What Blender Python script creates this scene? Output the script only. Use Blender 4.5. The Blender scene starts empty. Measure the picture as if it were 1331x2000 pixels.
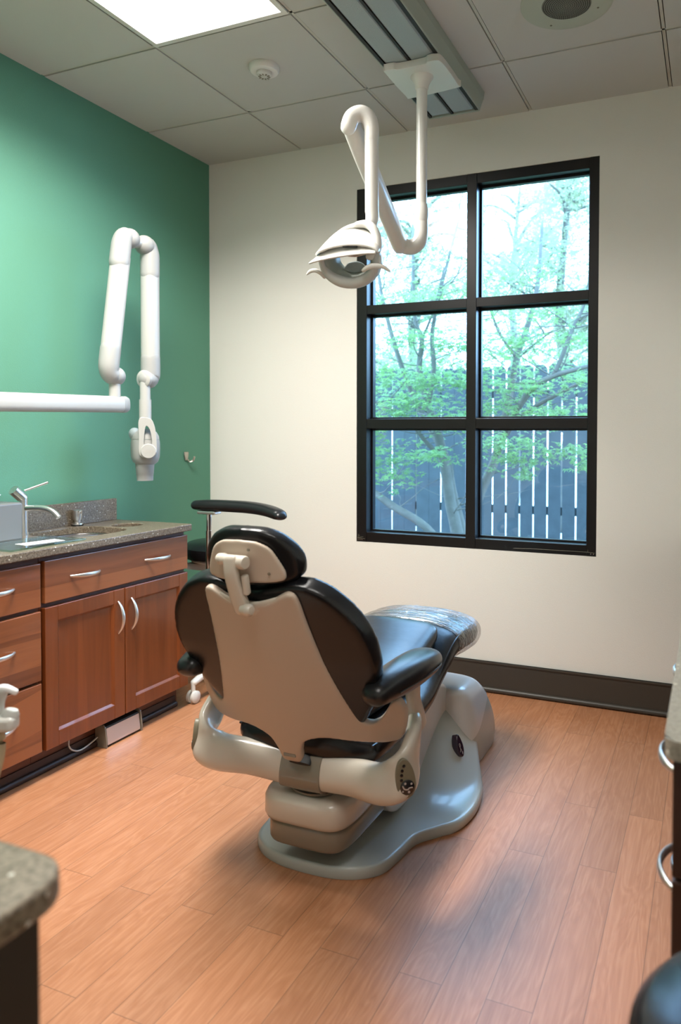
import bpy, bmesh, math, random
from mathutils import Vector, Matrix, noise
PI = math.pi
random.seed(7)
scene = bpy.context.scene

# ------------------------------------------------------------------ camera
cam_data = bpy.data.cameras.new('camera'); cam = bpy.data.objects.new('camera', cam_data)
scene.collection.objects.link(cam); scene.camera = cam
CAM = Vector((2.6168, -3.3372, 1.2284)); YAW, PITCH, ROLL = -.3887, -.0247, .003
cy_, sy_, cp_, sp_ = math.cos(YAW), math.sin(YAW), math.cos(PITCH), math.sin(PITCH)
F_ = Vector((sy_*cp_, cy_*cp_, sp_)); R0 = Vector((cy_, -sy_, 0)); U0 = R0.cross(F_)
c_, s_ = math.cos(ROLL), math.sin(ROLL)
RX = c_*R0 + s_*U0; UX = -s_*R0 + c_*U0
m = Matrix((( RX.x, UX.x, -F_.x, CAM.x), (RX.y, UX.y, -F_.y, CAM.y), (RX.z, UX.z, -F_.z, CAM.z), (0, 0, 0, 1)))
cam.matrix_world = m
cam_data.sensor_width = 36; cam_data.sensor_height = 36
cam_data.lens = 1417.15*36/2000
cam_data.shift_x = (665.5-812.45)/2000
cam_data.shift_y = (885.8-1000)/2000
cam_data.clip_start = .05
cam_data.dof.use_dof = True; cam_data.dof.focus_distance = 2.6
cam_data.dof.aperture_fstop = 3.2

# ------------------------------------------------------------------ view and sky
vs = scene.view_settings
vs.view_transform = 'Standard'; vs.look = 'None'; vs.gamma = 1; vs.exposure = 1.2
vs.use_curve_mapping = False
world = bpy.data.worlds.new('sky'); scene.world = world; world.use_nodes = True
wn = world.node_tree; bg = wn.nodes['Background']
SKY_COL = (.40, .74, 1.18, 1); SKY_STR = 6.4
wt = wn.nodes.new('ShaderNodeTexCoord'); wx = wn.nodes.new('ShaderNodeSeparateXYZ'); wr = wn.nodes.new('ShaderNodeValToRGB')
wn.links.new(wt.outputs['Generated'], wx.inputs[0]); wn.links.new(wx.outputs['Z'], wr.inputs[0])
wr.color_ramp.elements[0].position = .0; wr.color_ramp.elements[0].color = (.30, .50, .78, 1)
wr.color_ramp.elements[1].position = .12; wr.color_ramp.elements[1].color = SKY_COL
wn.links.new(wr.outputs[0], bg.inputs[0]); bg.inputs[1].default_value = SKY_STR

PANEL_STR = 3.0
LAMP_W = 34.0; LAMP_SPREAD = 148
PANEL_COL = (1.0, .965, .91, 1)

# ------------------------------------------------------------------ material helpers
def mat(name, col, rough=.5, metal=0, spec=.5, coat=0, bump=None, var=None, trans=0, ior=1.45):
    m = bpy.data.materials.new(name); m.use_nodes = True
    nt = m.node_tree; b = nt.nodes['Principled BSDF']
    b.inputs['Base Color'].default_value = (*col, 1)
    b.inputs['Roughness'].default_value = rough
    b.inputs['Metallic'].default_value = metal
    b.inputs['Specular IOR Level'].default_value = spec
    b.inputs['Coat Weight'].default_value = coat
    b.inputs['Coat Roughness'].default_value = .08
    b.inputs['Transmission Weight'].default_value = trans
    b.inputs['IOR'].default_value = ior
    tc = nt.nodes.new('ShaderNodeTexCoord')
    if var:   # (scale, amount)
        n = nt.nodes.new('ShaderNodeTexNoise'); n.inputs['Scale'].default_value = var[0]; n.inputs['Detail'].default_value = 4
        nt.links.new(tc.outputs['Object'], n.inputs[0])
        mx = nt.nodes.new('ShaderNodeMix'); mx.data_type = 'RGBA'
        mx.inputs[6].default_value = (*[c*(1-var[1]) for c in col], 1); mx.inputs[7].default_value = (*[min(1, c*(1+var[1])) for c in col], 1)
        nt.links.new(n.outputs[0], mx.inputs[0]); nt.links.new(mx.outputs[2], b.inputs['Base Color'])
    if bump:  # (scale, strength, distance)
        n = nt.nodes.new('ShaderNodeTexNoise'); n.inputs['Scale'].default_value = bump[0]; n.inputs['Detail'].default_value = 3
        nt.links.new(tc.outputs['Object'], n.inputs[0])
        bp = nt.nodes.new('ShaderNodeBump'); bp.inputs['Strength'].default_value = bump[1]; bp.inputs['Distance'].default_value = bump[2]
        nt.links.new(n.outputs[0], bp.inputs['Height']); nt.links.new(bp.outputs[0], b.inputs['Normal'])
    return m

def mapping(nt, scale, rot=(0, 0, 0)):
    tc = nt.nodes.new('ShaderNodeTexCoord'); mp = nt.nodes.new('ShaderNodeMapping')
    mp.inputs['Scale'].default_value = scale; mp.inputs['Rotation'].default_value = rot
    nt.links.new(tc.outputs['Object'], mp.inputs[0]); return mp

def ramp(nt, stops):
    r = nt.nodes.new('ShaderNodeValToRGB'); e = r.color_ramp.elements
    while len(e) < len(stops): e.new(.5)
    for k, (p, c) in enumerate(stops): e[k].position = p; e[k].color = (*c, 1)
    return r

def floor_material():
    m = bpy.data.materials.new('wood_plank_floor'); m.use_nodes = True; nt = m.node_tree; L = nt.links.new
    b = nt.nodes['Principled BSDF']
    tc = nt.nodes.new('ShaderNodeTexCoord'); sep = nt.nodes.new('ShaderNodeSeparateXYZ'); L(tc.outputs['Object'], sep.inputs[0])
    cb = nt.nodes.new('ShaderNodeCombineXYZ'); L(sep.outputs['Y'], cb.inputs['X']); L(sep.outputs['X'], cb.inputs['Y'])
    def brick(c1, c2, mc, ms):
        br = nt.nodes.new('ShaderNodeTexBrick'); L(cb.outputs[0], br.inputs[0])
        br.inputs['Scale'].default_value = 1; br.inputs['Brick Width'].default_value = .92; br.inputs['Row Height'].default_value = .1035
        br.inputs['Mortar Size'].default_value = ms; br.inputs['Mortar Smooth'].default_value = .2; br.inputs['Bias'].default_value = 0
        br.offset = .37; br.offset_frequency = 2; br.squash = 1
        br.inputs['Color1'].default_value = (*c1, 1); br.inputs['Color2'].default_value = (*c2, 1); br.inputs['Mortar'].default_value = (*mc, 1)
        return br
    rnd = brick((0, 0, 0), (1, 1, 1), (.5, .5, .5), .0)
    gap = brick((1, 1, 1), (1, 1, 1), (0, 0, 0), .0011)
    # shift the grain by plank
    sh = nt.nodes.new('ShaderNodeVectorMath'); sh.operation = 'SCALE'; sh.inputs['Scale'].default_value = 7
    L(rnd.outputs['Color'], sh.inputs[0])
    ad = nt.nodes.new('ShaderNodeVectorMath'); ad.operation = 'ADD'; L(tc.outputs['Object'], ad.inputs[0]); L(sh.outputs[0], ad.inputs[1])
    mp = nt.nodes.new('ShaderNodeMapping'); mp.inputs['Scale'].default_value = (9, 1.5, 1); L(ad.outputs[0], mp.inputs[0])
    n1 = nt.nodes.new('ShaderNodeTexNoise'); n1.inputs['Scale'].default_value = 1.6; n1.inputs['Detail'].default_value = 3; n1.inputs['Distortion'].default_value = .6; L(mp.outputs[0], n1.inputs[0])
    # contour lines of the noise give cathedral grain
    mm = nt.nodes.new('ShaderNodeMath'); mm.operation = 'MULTIPLY'; mm.inputs[1].default_value = 9; L(n1.outputs[0], mm.inputs[0])
    fr = nt.nodes.new('ShaderNodeMath'); fr.operation = 'PINGPONG'; fr.inputs[1].default_value = .5; L(mm.outputs[0], fr.inputs[0])
    mp2 = nt.nodes.new('ShaderNodeMapping'); mp2.inputs['Scale'].default_value = (160, 5, 1); L(ad.outputs[0], mp2.inputs[0])
    n2 = nt.nodes.new('ShaderNodeTexNoise'); n2.inputs['Scale'].default_value = 1; n2.inputs['Detail'].default_value = 5; L(mp2.outputs[0], n2.inputs[0])
    s1 = nt.nodes.new('ShaderNodeMath'); s1.operation = 'MULTIPLY_ADD'; L(fr.outputs[0], s1.inputs[0]); s1.inputs[1].default_value = .62; L(n2.outputs[0], s1.inputs[2])
    r = ramp(nt, [(.22, (.315, .122, .050)), (.62, (.375, .158, .072)), (.95, (.435, .200, .100))]); L(s1.outputs[0], r.inputs[0])
    tone = nt.nodes.new('ShaderNodeHueSaturation'); L(r.outputs[0], tone.inputs['Color'])
    v = nt.nodes.new('ShaderNodeMath'); v.operation = 'MULTIPLY_ADD'; L(rnd.outputs['Fac'], v.inputs[0]); v.inputs[1].default_value = 0
    sepc = nt.nodes.new('ShaderNodeSeparateColor'); L(rnd.outputs['Color'], sepc.inputs[0])
    v = nt.nodes.new('ShaderNodeMath'); v.operation = 'MULTIPLY_ADD'; L(sepc.outputs[0], v.inputs[0]); v.inputs[1].default_value = .22; v.inputs[2].default_value = .9
    L(v.outputs[0], tone.inputs['Value'])
    mul = nt.nodes.new('ShaderNodeMix'); mul.data_type = 'RGBA'; mul.blend_type = 'MULTIPLY'; mul.inputs[0].default_value = .45
    L(tone.outputs[0], mul.inputs[6]); L(gap.outputs['Color'], mul.inputs[7]); L(mul.outputs[2], b.inputs['Base Color'])
    b.inputs['Roughness'].default_value = .42; b.inputs['Specular IOR Level'].default_value = .62
    bu = nt.nodes.new('ShaderNodeBump'); bu.inputs['Strength'].default_value = .12; bu.inputs['Distance'].default_value = .002
    L(n2.outputs[0], bu.inputs['Height']); L(bu.outputs[0], b.inputs['Normal'])
    return m

def cabinet_wood(name, axis, dark=(.095, .023, .006), light=(.27, .085, .028), strip=9):
    # axis: grain direction 'z' or 'y'; boards of slightly different tone run along it
    m = bpy.data.materials.new(name); m.use_nodes = True; nt = m.node_tree; L = nt.links.new
    b = nt.nodes['Principled BSDF']
    sc = (1, 26, 1.6) if axis == 'z' else (1, 1.6, 26)
    mp = mapping(nt, sc); n = nt.nodes.new('ShaderNodeTexNoise'); n.inputs['Scale'].default_value = 1.5; n.inputs['Detail'].default_value = 6; n.inputs['Distortion'].default_value = .8
    L(mp.outputs[0], n.inputs[0])
    mp2 = mapping(nt, (0, strip, .4) if axis == 'z' else (0, .4, strip)); vo = nt.nodes.new('ShaderNodeTexVoronoi'); vo.inputs['Scale'].default_value = 1.5
    L(mp2.outputs[0], vo.inputs[0]); sp = nt.nodes.new('ShaderNodeSeparateColor'); L(vo.outputs['Color'], sp.inputs[0])
    ma = nt.nodes.new('ShaderNodeMath'); ma.operation = 'MULTIPLY_ADD'; L(sp.outputs[0], ma.inputs[0]); ma.inputs[1].default_value = .75 if axis == 'y' else .25
    mu = nt.nodes.new('ShaderNodeMath'); mu.operation = 'MULTIPLY'; L(n.outputs[0], mu.inputs[0]); mu.inputs[1].default_value = .7
    L(mu.outputs[0], ma.inputs[2])
    r = ramp(nt, [(.2, dark), (.85, light)]); L(ma.outputs[0], r.inputs[0]); L(r.outputs[0], b.inputs['Base Color'])
    b.inputs['Roughness'].default_value = .3; b.inputs['Coat Weight'].default_value = .2
    return m

def speckle_material(name, base, dark, chip, rough=.28):
    m = bpy.data.materials.new(name); m.use_nodes = True; nt = m.node_tree; L = nt.links.new
    b = nt.nodes['Principled BSDF']
    mp = mapping(nt, (1, 1, 1))
    n = nt.nodes.new('ShaderNodeTexNoise'); n.inputs['Scale'].default_value = 160; n.inputs['Detail'].default_value = 2; L(mp.outputs[0], n.inputs[0])
    r = ramp(nt, [(.38, dark), (.60, base)]); L(n.outputs[0], r.inputs[0])
    vo = nt.nodes.new('ShaderNodeTexVoronoi'); vo.inputs['Scale'].default_value = 90; L(mp.outputs[0], vo.inputs[0])
    sp = nt.nodes.new('ShaderNodeSeparateColor'); L(vo.outputs['Color'], sp.inputs[0])
    g = nt.nodes.new('ShaderNodeMath'); g.operation = 'GREATER_THAN'; g.inputs[1].default_value = .90; L(sp.outputs[0], g.inputs[0])
    l = nt.nodes.new('ShaderNodeMath'); l.operation = 'LESS_THAN'; l.inputs[1].default_value = .24; L(vo.outputs['Distance'], l.inputs[0])
    p = nt.nodes.new('ShaderNodeMath'); p.operation = 'MULTIPLY'; L(g.outputs[0], p.inputs[0]); L(l.outputs[0], p.inputs[1])
    mx = nt.nodes.new('ShaderNodeMix'); mx.data_type = 'RGBA'; L(p.outputs[0], mx.inputs[0]); L(r.outputs[0], mx.inputs[6]); mx.inputs[7].default_value = (*chip, 1)
    L(mx.outputs[2], b.inputs['Base Color']); b.inputs['Roughness'].default_value = rough
    return m

def glass_material(name, tint=(.95, .98, 1), refl=.045, rough=.0):
    m = bpy.data.materials.new(name); m.use_nodes = True; nt = m.node_tree; L = nt.links.new
    for n in list(nt.nodes):
        if n.type == 'BSDF_PRINCIPLED': nt.nodes.remove(n)
    out = nt.nodes['Material Output']
    t = nt.nodes.new('ShaderNodeBsdfTransparent'); t.inputs[0].default_value = (*tint, 1)
    g = nt.nodes.new('ShaderNodeBsdfGlossy'); g.inputs['Roughness'].default_value = rough
    lw = nt.nodes.new('ShaderNodeLayerWeight'); lw.inputs[0].default_value = .5
    pw = nt.nodes.new('ShaderNodeMath'); pw.operation = 'POWER'; pw.inputs[1].default_value = 5; L(lw.outputs['Facing'], pw.inputs[0])
    f = nt.nodes.new('ShaderNodeMath'); f.operation = 'MULTIPLY_ADD'; f.inputs[1].default_value = 1-refl; f.inputs[2].default_value = refl; L(pw.outputs[0], f.inputs[0])
    mx = nt.nodes.new('ShaderNodeMixShader'); L(f.outputs[0], mx.inputs[0]); L(t.outputs[0], mx.inputs[1]); L(g.outputs[0], mx.inputs[2])
    L(mx.outputs[0], out.inputs[0]); return m

M = {}
M['white_wall'] = mat('cream_wall_paint', (.75, .725, .665), .85, bump=(260, .25, .004))
M['green_wall'] = mat('green_wall_paint', (.095, .262, .180), .72, bump=(260, .25, .004))
M['ceiling'] = mat('ceiling_tile', (.52, .51, .475), .95, bump=(500, .2, .003))
M['tee'] = mat('ceiling_grid', (.5, .48, .42), .5)
M['void'] = mat('ceiling_void', (.05, .05, .045), .9)
M['floor'] = floor_material()
M['base'] = mat('rubber_baseboard', (.045, .038, .030), .42)
M['cove'] = mat('brown_rubber_cove', (.03, .014, .009), .5)
M['wood_v'] = cabinet_wood('cherry_door_wood', 'z', (.135, .031, .006), (.235, .060, .014))
M['wood_h'] = cabinet_wood('cherry_drawer_wood', 'y')
M['wood_edge'] = mat('cabinet_case_wood', (.10, .030, .012), .45, var=(30, .3))
M['wood_shaded'] = mat('shaded_cabinet_wood', (.035, .012, .006), .5, var=(25, .25))  # shadow on the right-hand cabinet is put into its base colour
M['body_dark'] = mat('dark_brown_laminate', (.022, .016, .010), .6)
M['counter'] = speckle_material('speckled_quartz', (.205, .165, .118), (.100, .074, .048), (.55, .52, .45))
M['counter_r'] = speckle_material('pale_speckled_quartz', (.26, .24, .20), (.18, .165, .13), (.55, .52, .45), .3)
M['steel'] = mat('brushed_steel', (.74, .72, .70), .30, 1)
M['chrome'] = mat('chrome', (.80, .80, .80), .1, 1)
M['alu'] = mat('satin_aluminium', (.66, .64, .62), .38, 1)
M['black_frame'] = mat('black_window_frame', (.007, .0065, .0065), .32, spec=.45)
M['leather'] = mat('black_vinyl', (.006, .006, .007), .27, spec=.42, bump=(35, .10, .006))
M['leather_pad'] = mat('black_vinyl_pad', (.009, .009, .010), .31, spec=.55, bump=(20, .08, .008))
M['plastic'] = mat('cream_plastic', (.54, .485, .41), .27, spec=.5, coat=.3)
M['plastic_shell'] = mat('matte_cream_shell', (.48, .39, .31), .42, spec=.4)
M['plastic_grey'] = mat('taupe_plastic', (.19, .165, .125), .25, coat=.4)
M['base_plastic'] = mat('pale_grey_green_plastic', (.42, .44, .41), .27, coat=.25)
M['ped_plastic'] = mat('light_grey_plastic', (.56, .57, .56), .24, coat=.3)
M['white'] = mat('white_enamel', (.67, .655, .61), .3, coat=.2)
M['white_joint'] = mat('soft_white_plastic', (.55, .545, .51), .4)
M['xray_white'] = mat('xray_white_enamel', (.43, .425, .40), .35, coat=.1)
M['xray_joint'] = mat('xray_grey_joint', (.33, .33, .315), .42)
M['light_lens'] = mat('unlit_prismatic_lens', (.34, .40, .41), .45, bump=(400, .4, .004))
M['light_case'] = mat('grey_green_light_housing', (.33, .37, .32), .45)
M['black_strip'] = mat('black_track', (.012, .011, .010), .5)
M['badge'] = mat('dark_purple_badge', (.025, .012, .028), .12, coat=1)
M['silver_mark'] = mat('silver_print', (.55, .52, .50), .35, .5)
M['oval'] = mat('olive_keypad', (.17, .15, .10), .4)
M['dial'] = mat('black_dial', (.012, .012, .014), .2, coat=.5)
M['rubber'] = mat('black_rubber', (.015, .015, .015), .6)
M['grille_m'] = mat('speaker_plate', (.42, .44, .36), .55)
M['paper'] = mat('white_paper', (.85, .85, .86), .8)
M['tissue_case'] = mat('grey_metal_tissue_cover', (.20, .20, .195), .42, .15)
M['nickel'] = mat('satin_nickel', (.52, .48, .42), .3, 1)
M['hose'] = mat('cream_hose', (.50, .42, .28), .5)
M['bark'] = mat('smooth_maple_bark', (.12, .115, .095), .85, bump=(40, .5, .01), var=(14, .35))
M['fence'] = mat('weathered_fence_wood', (.036, .046, .048), .9, bump=(30, .3, .01), var=(9, .35))
M['soil'] = mat('garden_soil', (.06, .05, .04), .95, var=(5, .4))
M['stucco'] = mat('outside_wall', (.3, .28, .25), .9)
def leaf_material(name, c):
    m = mat(name, c, .6, var=(2.5, .35)); nt = m.node_tree; b = nt.nodes['Principled BSDF']
    tr = nt.nodes.new('ShaderNodeBsdfTranslucent'); tr.inputs[0].default_value = (c[0]*1.6, c[1]*1.5, c[2], 1)
    mx = nt.nodes.new('ShaderNodeMixShader'); mx.inputs[0].default_value = .5
    nt.links.new(b.outputs[0], mx.inputs[1]); nt.links.new(tr.outputs[0], mx.inputs[2]); nt.links.new(mx.outputs[0], nt.nodes['Material Output'].inputs[0])
    return m
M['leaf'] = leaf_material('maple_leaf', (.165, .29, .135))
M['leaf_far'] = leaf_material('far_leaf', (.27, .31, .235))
M['pane'] = glass_material('window_glass')
M['tray'] = glass_material('clear_glass_tray', (.80, .92, .86))
M['wrap'] = glass_material('clear_plastic_wrap', (.93, .93, .94), refl=.22, rough=.09)
nt = M['wrap'].node_tree     # wrinkled film, stronger shine
tcw = nt.nodes.new('ShaderNodeTexCoord'); mpw = nt.nodes.new('ShaderNodeMapping'); mpw.inputs['Scale'].default_value = (5, 60, 30)
nw = nt.nodes.new('ShaderNodeTexNoise'); nw.inputs['Scale'].default_value = 1.2; nw.inputs['Detail'].default_value = 4; nw.inputs['Distortion'].default_value = 1.2
bw = nt.nodes.new('ShaderNodeBump'); bw.inputs['Strength'].default_value = .9; bw.inputs['Distance'].default_value = .012
nt.links.new(tcw.outputs['Object'], mpw.inputs[0]); nt.links.new(mpw.outputs[0], nw.inputs[0]); nt.links.new(nw.outputs[0], bw.inputs['Height'])
for n in nt.nodes:
    if n.type == 'BSDF_GLOSSY': nt.links.new(bw.outputs[0], n.inputs['Normal'])
    if n.type == 'LAYER_WEIGHT': nt.links.new(bw.outputs[0], n.inputs['Normal'])
def emit(name, col, s):
    m = bpy.data.materials.new(name); m.use_nodes = True; nt = m.node_tree
    nt.nodes.remove(nt.nodes['Principled BSDF']); e = nt.nodes.new('ShaderNodeEmission')
    e.inputs[0].default_value = col; e.inputs[1].default_value = s; nt.links.new(e.outputs[0], nt.nodes['Material Output'].inputs[0]); return m
M['lit'] = emit('lit_diffuser', PANEL_COL, PANEL_STR)
mir = mat('dichroic_reflector', (.55, .50, .46), .06, 1); M['reflector'] = mir

# ------------------------------------------------------------------ object helpers
def link(name, me, m, parent=None, smooth=True, sharp=.7):
    o = bpy.data.objects.new(name, me); scene.collection.objects.link(o)
    if m is not None:
        me.materials.clear(); me.materials.append(m if not isinstance(m, str) else M[m])
    if smooth and len(me.polygons):
        me.polygons.foreach_set('use_smooth', [True]*len(me.polygons))
        if sharp is not None:
            try: me.set_sharp_from_angle(angle=sharp)
            except Exception: pass
    if parent: o.parent = parent; o.matrix_parent_inverse = parent.matrix_world.inverted()
    return o

def build(name, bm, m, parent=None, smooth=True, sharp=.7, bevel=0, seg=2):
    bmesh.ops.recalc_face_normals(bm, faces=bm.faces)
    me = bpy.data.meshes.new(name); bm.to_mesh(me); bm.free()
    o = link(name, me, m, parent, smooth, sharp)
    if bevel:
        md = o.modifiers.new('bevel', 'BEVEL'); md.width = bevel; md.segments = seg; md.limit_method = 'ANGLE'; md.angle_limit = .6
        if smooth:
            md.harden_normals = False
    return o

def thing(name, label, cat, loc=(0, 0, 0), group=None):
    o = bpy.data.objects.new(name, None); scene.collection.objects.link(o); o.location = loc
    o.matrix_world = Matrix.Translation(loc)
    o.empty_display_size = .05
    o['label'] = label; o['category'] = cat
    if group: o['group'] = group
    return o

def tag(o, label, cat, group=None):
    o['label'] = label; o['category'] = cat
    if group: o['group'] = group
    return o

def struct(o): o['kind'] = 'structure'; return o

def B(): return bmesh.new()

def box(bm, x0, x1, y0, y1, z0, z1, mx=None):
    v = [bm.verts.new((x, y, z)) for x in (x0, x1) for y in (y0, y1) for z in (z0, z1)]
    if mx:
        for q in v: q.co = mx @ q.co
    for f in ((0, 1, 3, 2), (4, 6, 7, 5), (0, 4, 5, 1), (2, 3, 7, 6), (0, 2, 6, 4), (1, 5, 7, 3)):
        bm.faces.new([v[i] for i in f])

def catmull(pts, n):
    # pts: tuples of floats of any length; returns n points per segment
    P = [tuple(p) for p in pts]; P = [P[0]] + P + [P[-1]]; out = []
    for i in range(1, len(P)-2):
        a, b, c, d = P[i-1], P[i], P[i+1], P[i+2]
        for k in range(n):
            t = k/n
            out.append(tuple(.5*(2*b[j] + (c[j]-a[j])*t + (2*a[j]-5*b[j]+4*c[j]-d[j])*t*t + (3*b[j]-a[j]-3*c[j]+d[j])*t**3) for j in range(len(b))))
    out.append(P[-2]); return out

def catmull_closed(pts, n):
    N = len(pts); out = []
    for i in range(N):
        a, b, c, d = pts[i-1], pts[i], pts[(i+1) % N], pts[(i+2) % N]
        for k in range(n):
            t = k/n
            out.append(tuple(.5*(2*b[j] + (c[j]-a[j])*t + (2*a[j]-5*b[j]+4*c[j]-d[j])*t*t + (3*b[j]-a[j]-3*c[j]+d[j])*t**3) for j in range(len(b))))
    return out

def sweep(bm, pts, up=(0, 0, 1), n=20, e=2.0, caps='flat', sub=6, smooth_path=True):
    """pts: (x, y, z, a, b): a = half width sideways, b = half width along 'up'. e = superellipse exponent."""
    if smooth_path: pts = catmull(pts, sub)
    up = Vector(up); rings = []
    N = len(pts)
    def ring(c, t, a, b):
        s = t.cross(up)
        if s.length < 1e-5: s = t.cross(Vector((1, 0, 0)))
        s.normalize(); u = s.cross(t).normalized(); r = []
        for k in range(n):
            th = 2*PI*k/n; cx, cz = math.cos(th), math.sin(th)
            x = math.copysign(abs(cx)**(2/e), cx)*a; z = math.copysign(abs(cz)**(2/e), cz)*b
            r.append(bm.verts.new(c + s*x + u*z))
        return r
    C = [Vector(p[:3]) for p in pts]
    T = []
    for i in range(N):
        t = C[min(i+1, N-1)] - C[max(i-1, 0)]
        T.append(t.normalized() if t.length > 1e-9 else Vector((0, 0, 1)))
    if caps == 'round':
        a, b = pts[0][3:5]; d = min(a, b)
        for q in (.02, .35, .65, .88):
            rings.append(ring(C[0] - T[0]*d*math.cos(math.asin(q))*1., T[0], a - d + d*q if a > b else a*q, b - d + d*q if b > a else b*q))
    for i in range(N): rings.append(ring(C[i], T[i], pts[i][3], pts[i][4]))
    if caps == 'round':
        a, b = pts[-1][3:5]; d = min(a, b)
        for q in (.88, .65, .35, .02):
            rings.append(ring(C[-1] + T[-1]*d*math.cos(math.asin(q)), T[-1], a - d + d*q if a > b else a*q, b - d + d*q if b > a else b*q))
    for i in range(len(rings)-1):
        for k in range(n):
            bm.faces.new((rings[i][k], rings[i][(k+1) % n], rings[i+1][(k+1) % n], rings[i+1][k]))
    bm.faces.new(rings[0]); bm.faces.new(list(reversed(rings[-1])))

def cyl(bm, a, b, r, r2=None, n=24):
    a, b = Vector(a), Vector(b); r2 = r if r2 is None else r2
    t = (b-a).normalized(); s = t.cross(Vector((0, 0, 1)))
    if s.length < 1e-4: s = Vector((1, 0, 0))
    s.normalize(); u = s.cross(t)
    R = [[bm.verts.new(c + s*math.cos(2*PI*k/n)*q + u*math.sin(2*PI*k/n)*q) for k in range(n)] for c, q in ((a, r), (b, r2))]
    for k in range(n): bm.faces.new((R[0][k], R[0][(k+1) % n], R[1][(k+1) % n], R[1][k]))
    bm.faces.new(R[0]); bm.faces.new(list(reversed(R[1])))

def lathe(bm, c, prof, axis=(0, 0, 1), n=32):
    """prof: (radius, height along axis) list"""
    c = Vector(c); t = Vector(axis).normalized(); s = t.cross(Vector((0, 0, 1)))
    if s.length < 1e-4: s = Vector((1, 0, 0))
    s.normalize(); u = s.cross(t)
    R = [[bm.verts.new(c + t*h + (s*math.cos(2*PI*k/n) + u*math.sin(2*PI*k/n))*max(q, 1e-5)) for k in range(n)] for q, h in prof]
    for i in range(len(R)-1):
        for k in range(n): bm.faces.new((R[i][k], R[i][(k+1) % n], R[i+1][(k+1) % n], R[i+1][k]))
    bm.faces.new(R[0]); bm.faces.new(list(reversed(R[-1])))

def ball(bm, c, r, sc=(1, 1, 1), seg=20, mx=None):
    q = bmesh.ops.create_uvsphere(bm, u_segments=seg, v_segments=max(8, seg//2), radius=r)
    for v in q['verts']:
        v.co = Vector((v.co.x*sc[0], v.co.y*sc[1], v.co.z*sc[2]))
        if mx: v.co = mx @ v.co
        v.co += Vector(c)

def prism(bm, outline, w0, w1, fn):
    """outline in (u, s); fn(u, s, w) -> Vector"""
    A = [bm.verts.new(fn(u, s, w0)) for u, s in outline]; Bv = [bm.verts.new(fn(u, s, w1)) for u, s in outline]
    n = len(outline)
    for k in range(n): bm.faces.new((A[k], A[(k+1) % n], Bv[(k+1) % n], Bv[k]))
    bm.faces.new(list(reversed(A))); bm.faces.new(Bv)

def loft(bm, secs, n=32, cap=True):
    """secs: (centre, sideVec, upVec, a, b, e)"""
    R = []
    for c, sv, uv, a, b, e in secs:
        r = []
        for k in range(n):
            th = 2*PI*k/n; cx, cz = math.cos(th), math.sin(th)
            r.append(bm.verts.new(Vector(c) + Vector(sv)*math.copysign(abs(cx)**(2/e), cx)*a + Vector(uv)*math.copysign(abs(cz)**(2/e), cz)*b))
        R.append(r)
    for i in range(len(R)-1):
        for k in range(n): bm.faces.new((R[i][k], R[i][(k+1) % n], R[i+1][(k+1) % n], R[i+1][k]))
    if cap: bm.faces.new(R[0]); bm.faces.new(list(reversed(R[-1])))

def bake(name, bm, m, parent, voxel=.005, it=6, fac=.5, fn=None, sharp=None, puff=None):
    """fuse the pieces of a mesh into one skin, soften it and map it through fn"""
    bmesh.ops.recalc_face_normals(bm, faces=bm.faces)
    me = bpy.data.meshes.new('tmp'); bm.to_mesh(me); bm.free()
    o = bpy.data.objects.new('tmp', me); scene.collection.objects.link(o)
    r = o.modifiers.new('r', 'REMESH'); r.mode = 'VOXEL'; r.voxel_size = voxel; r.use_smooth_shade = True
    s = o.modifiers.new('s', 'SMOOTH'); s.iterations = it; s.factor = fac
    dg = bpy.context.evaluated_depsgraph_get(); dg.update()
    nm = bpy.data.meshes.new_from_object(o.evaluated_get(dg)); nm.name = name
    bpy.data.objects.remove(o); bpy.data.meshes.remove(me)
    if fn:
        for v in nm.vertices: v.co = fn(*v.co)
    return link(name, nm, m, parent, True, sharp)

def text_mesh(name, txt, size, mx, m, parent, depth=.0006):
    cu = bpy.data.curves.new('t', 'FONT'); cu.body = txt; cu.size = size; cu.extrude = depth; cu.align_x = 'CENTER'; cu.align_y = 'CENTER'
    o = bpy.data.objects.new('t', cu); scene.collection.objects.link(o)
    dg = bpy.context.evaluated_depsgraph_get(); dg.update()
    me = bpy.data.meshes.new_from_object(o.evaluated_get(dg)); me.name = name
    bpy.data.objects.remove(o)
    me.transform(mx)
    return link(name, me, m, parent, False)

def frame_mx(origin, xa, za):
    xa = Vector(xa).normalized(); za = Vector(za).normalized(); ya = za.cross(xa).normalized(); xa = ya.cross(za)
    return Matrix(((xa.x, ya.x, za.x, origin[0]), (xa.y, ya.y, za.y, origin[1]), (xa.z, ya.z, za.z, origin[2]), (0, 0, 0, 1)))

# ================================================================== THE ROOM
H = 2.73; XR = 3.2; YF = -4.4
bm = B(); box(bm, -.15, XR+.15, YF-.15, .17, -.12, 0); struct(build('floor', bm, 'floor', smooth=False))
bm = B(); box(bm, -.15, 0, YF-.15, .17, 0, H+.12); struct(build('wall_left', bm, 'green_wall', smooth=False))
WX0, WX1, WZ0, WZ1 = .9212, 2.1343, .682, 2.481
bm = B()
box(bm, 0, WX0, 0, .17, 0, H+.12); box(bm, WX1, XR+.15, 0, .17, 0, H+.12)
box(bm, WX0, WX1, 0, .17, 0, WZ0); box(bm, WX0, WX1, 0, .17, WZ1, H+.12)
struct(build('wall_back', bm, 'white_wall', smooth=False))
bm = B(); box(bm, XR, XR+.15, YF-.15, 0, 0, H+.12); struct(build('wall_right', bm, 'white_wall', smooth=False))
bm = B(); box(bm, 0, XR, YF-.15, YF, 0, H+.12); struct(build('wall_front', bm, 'white_wall', smooth=False))
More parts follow.
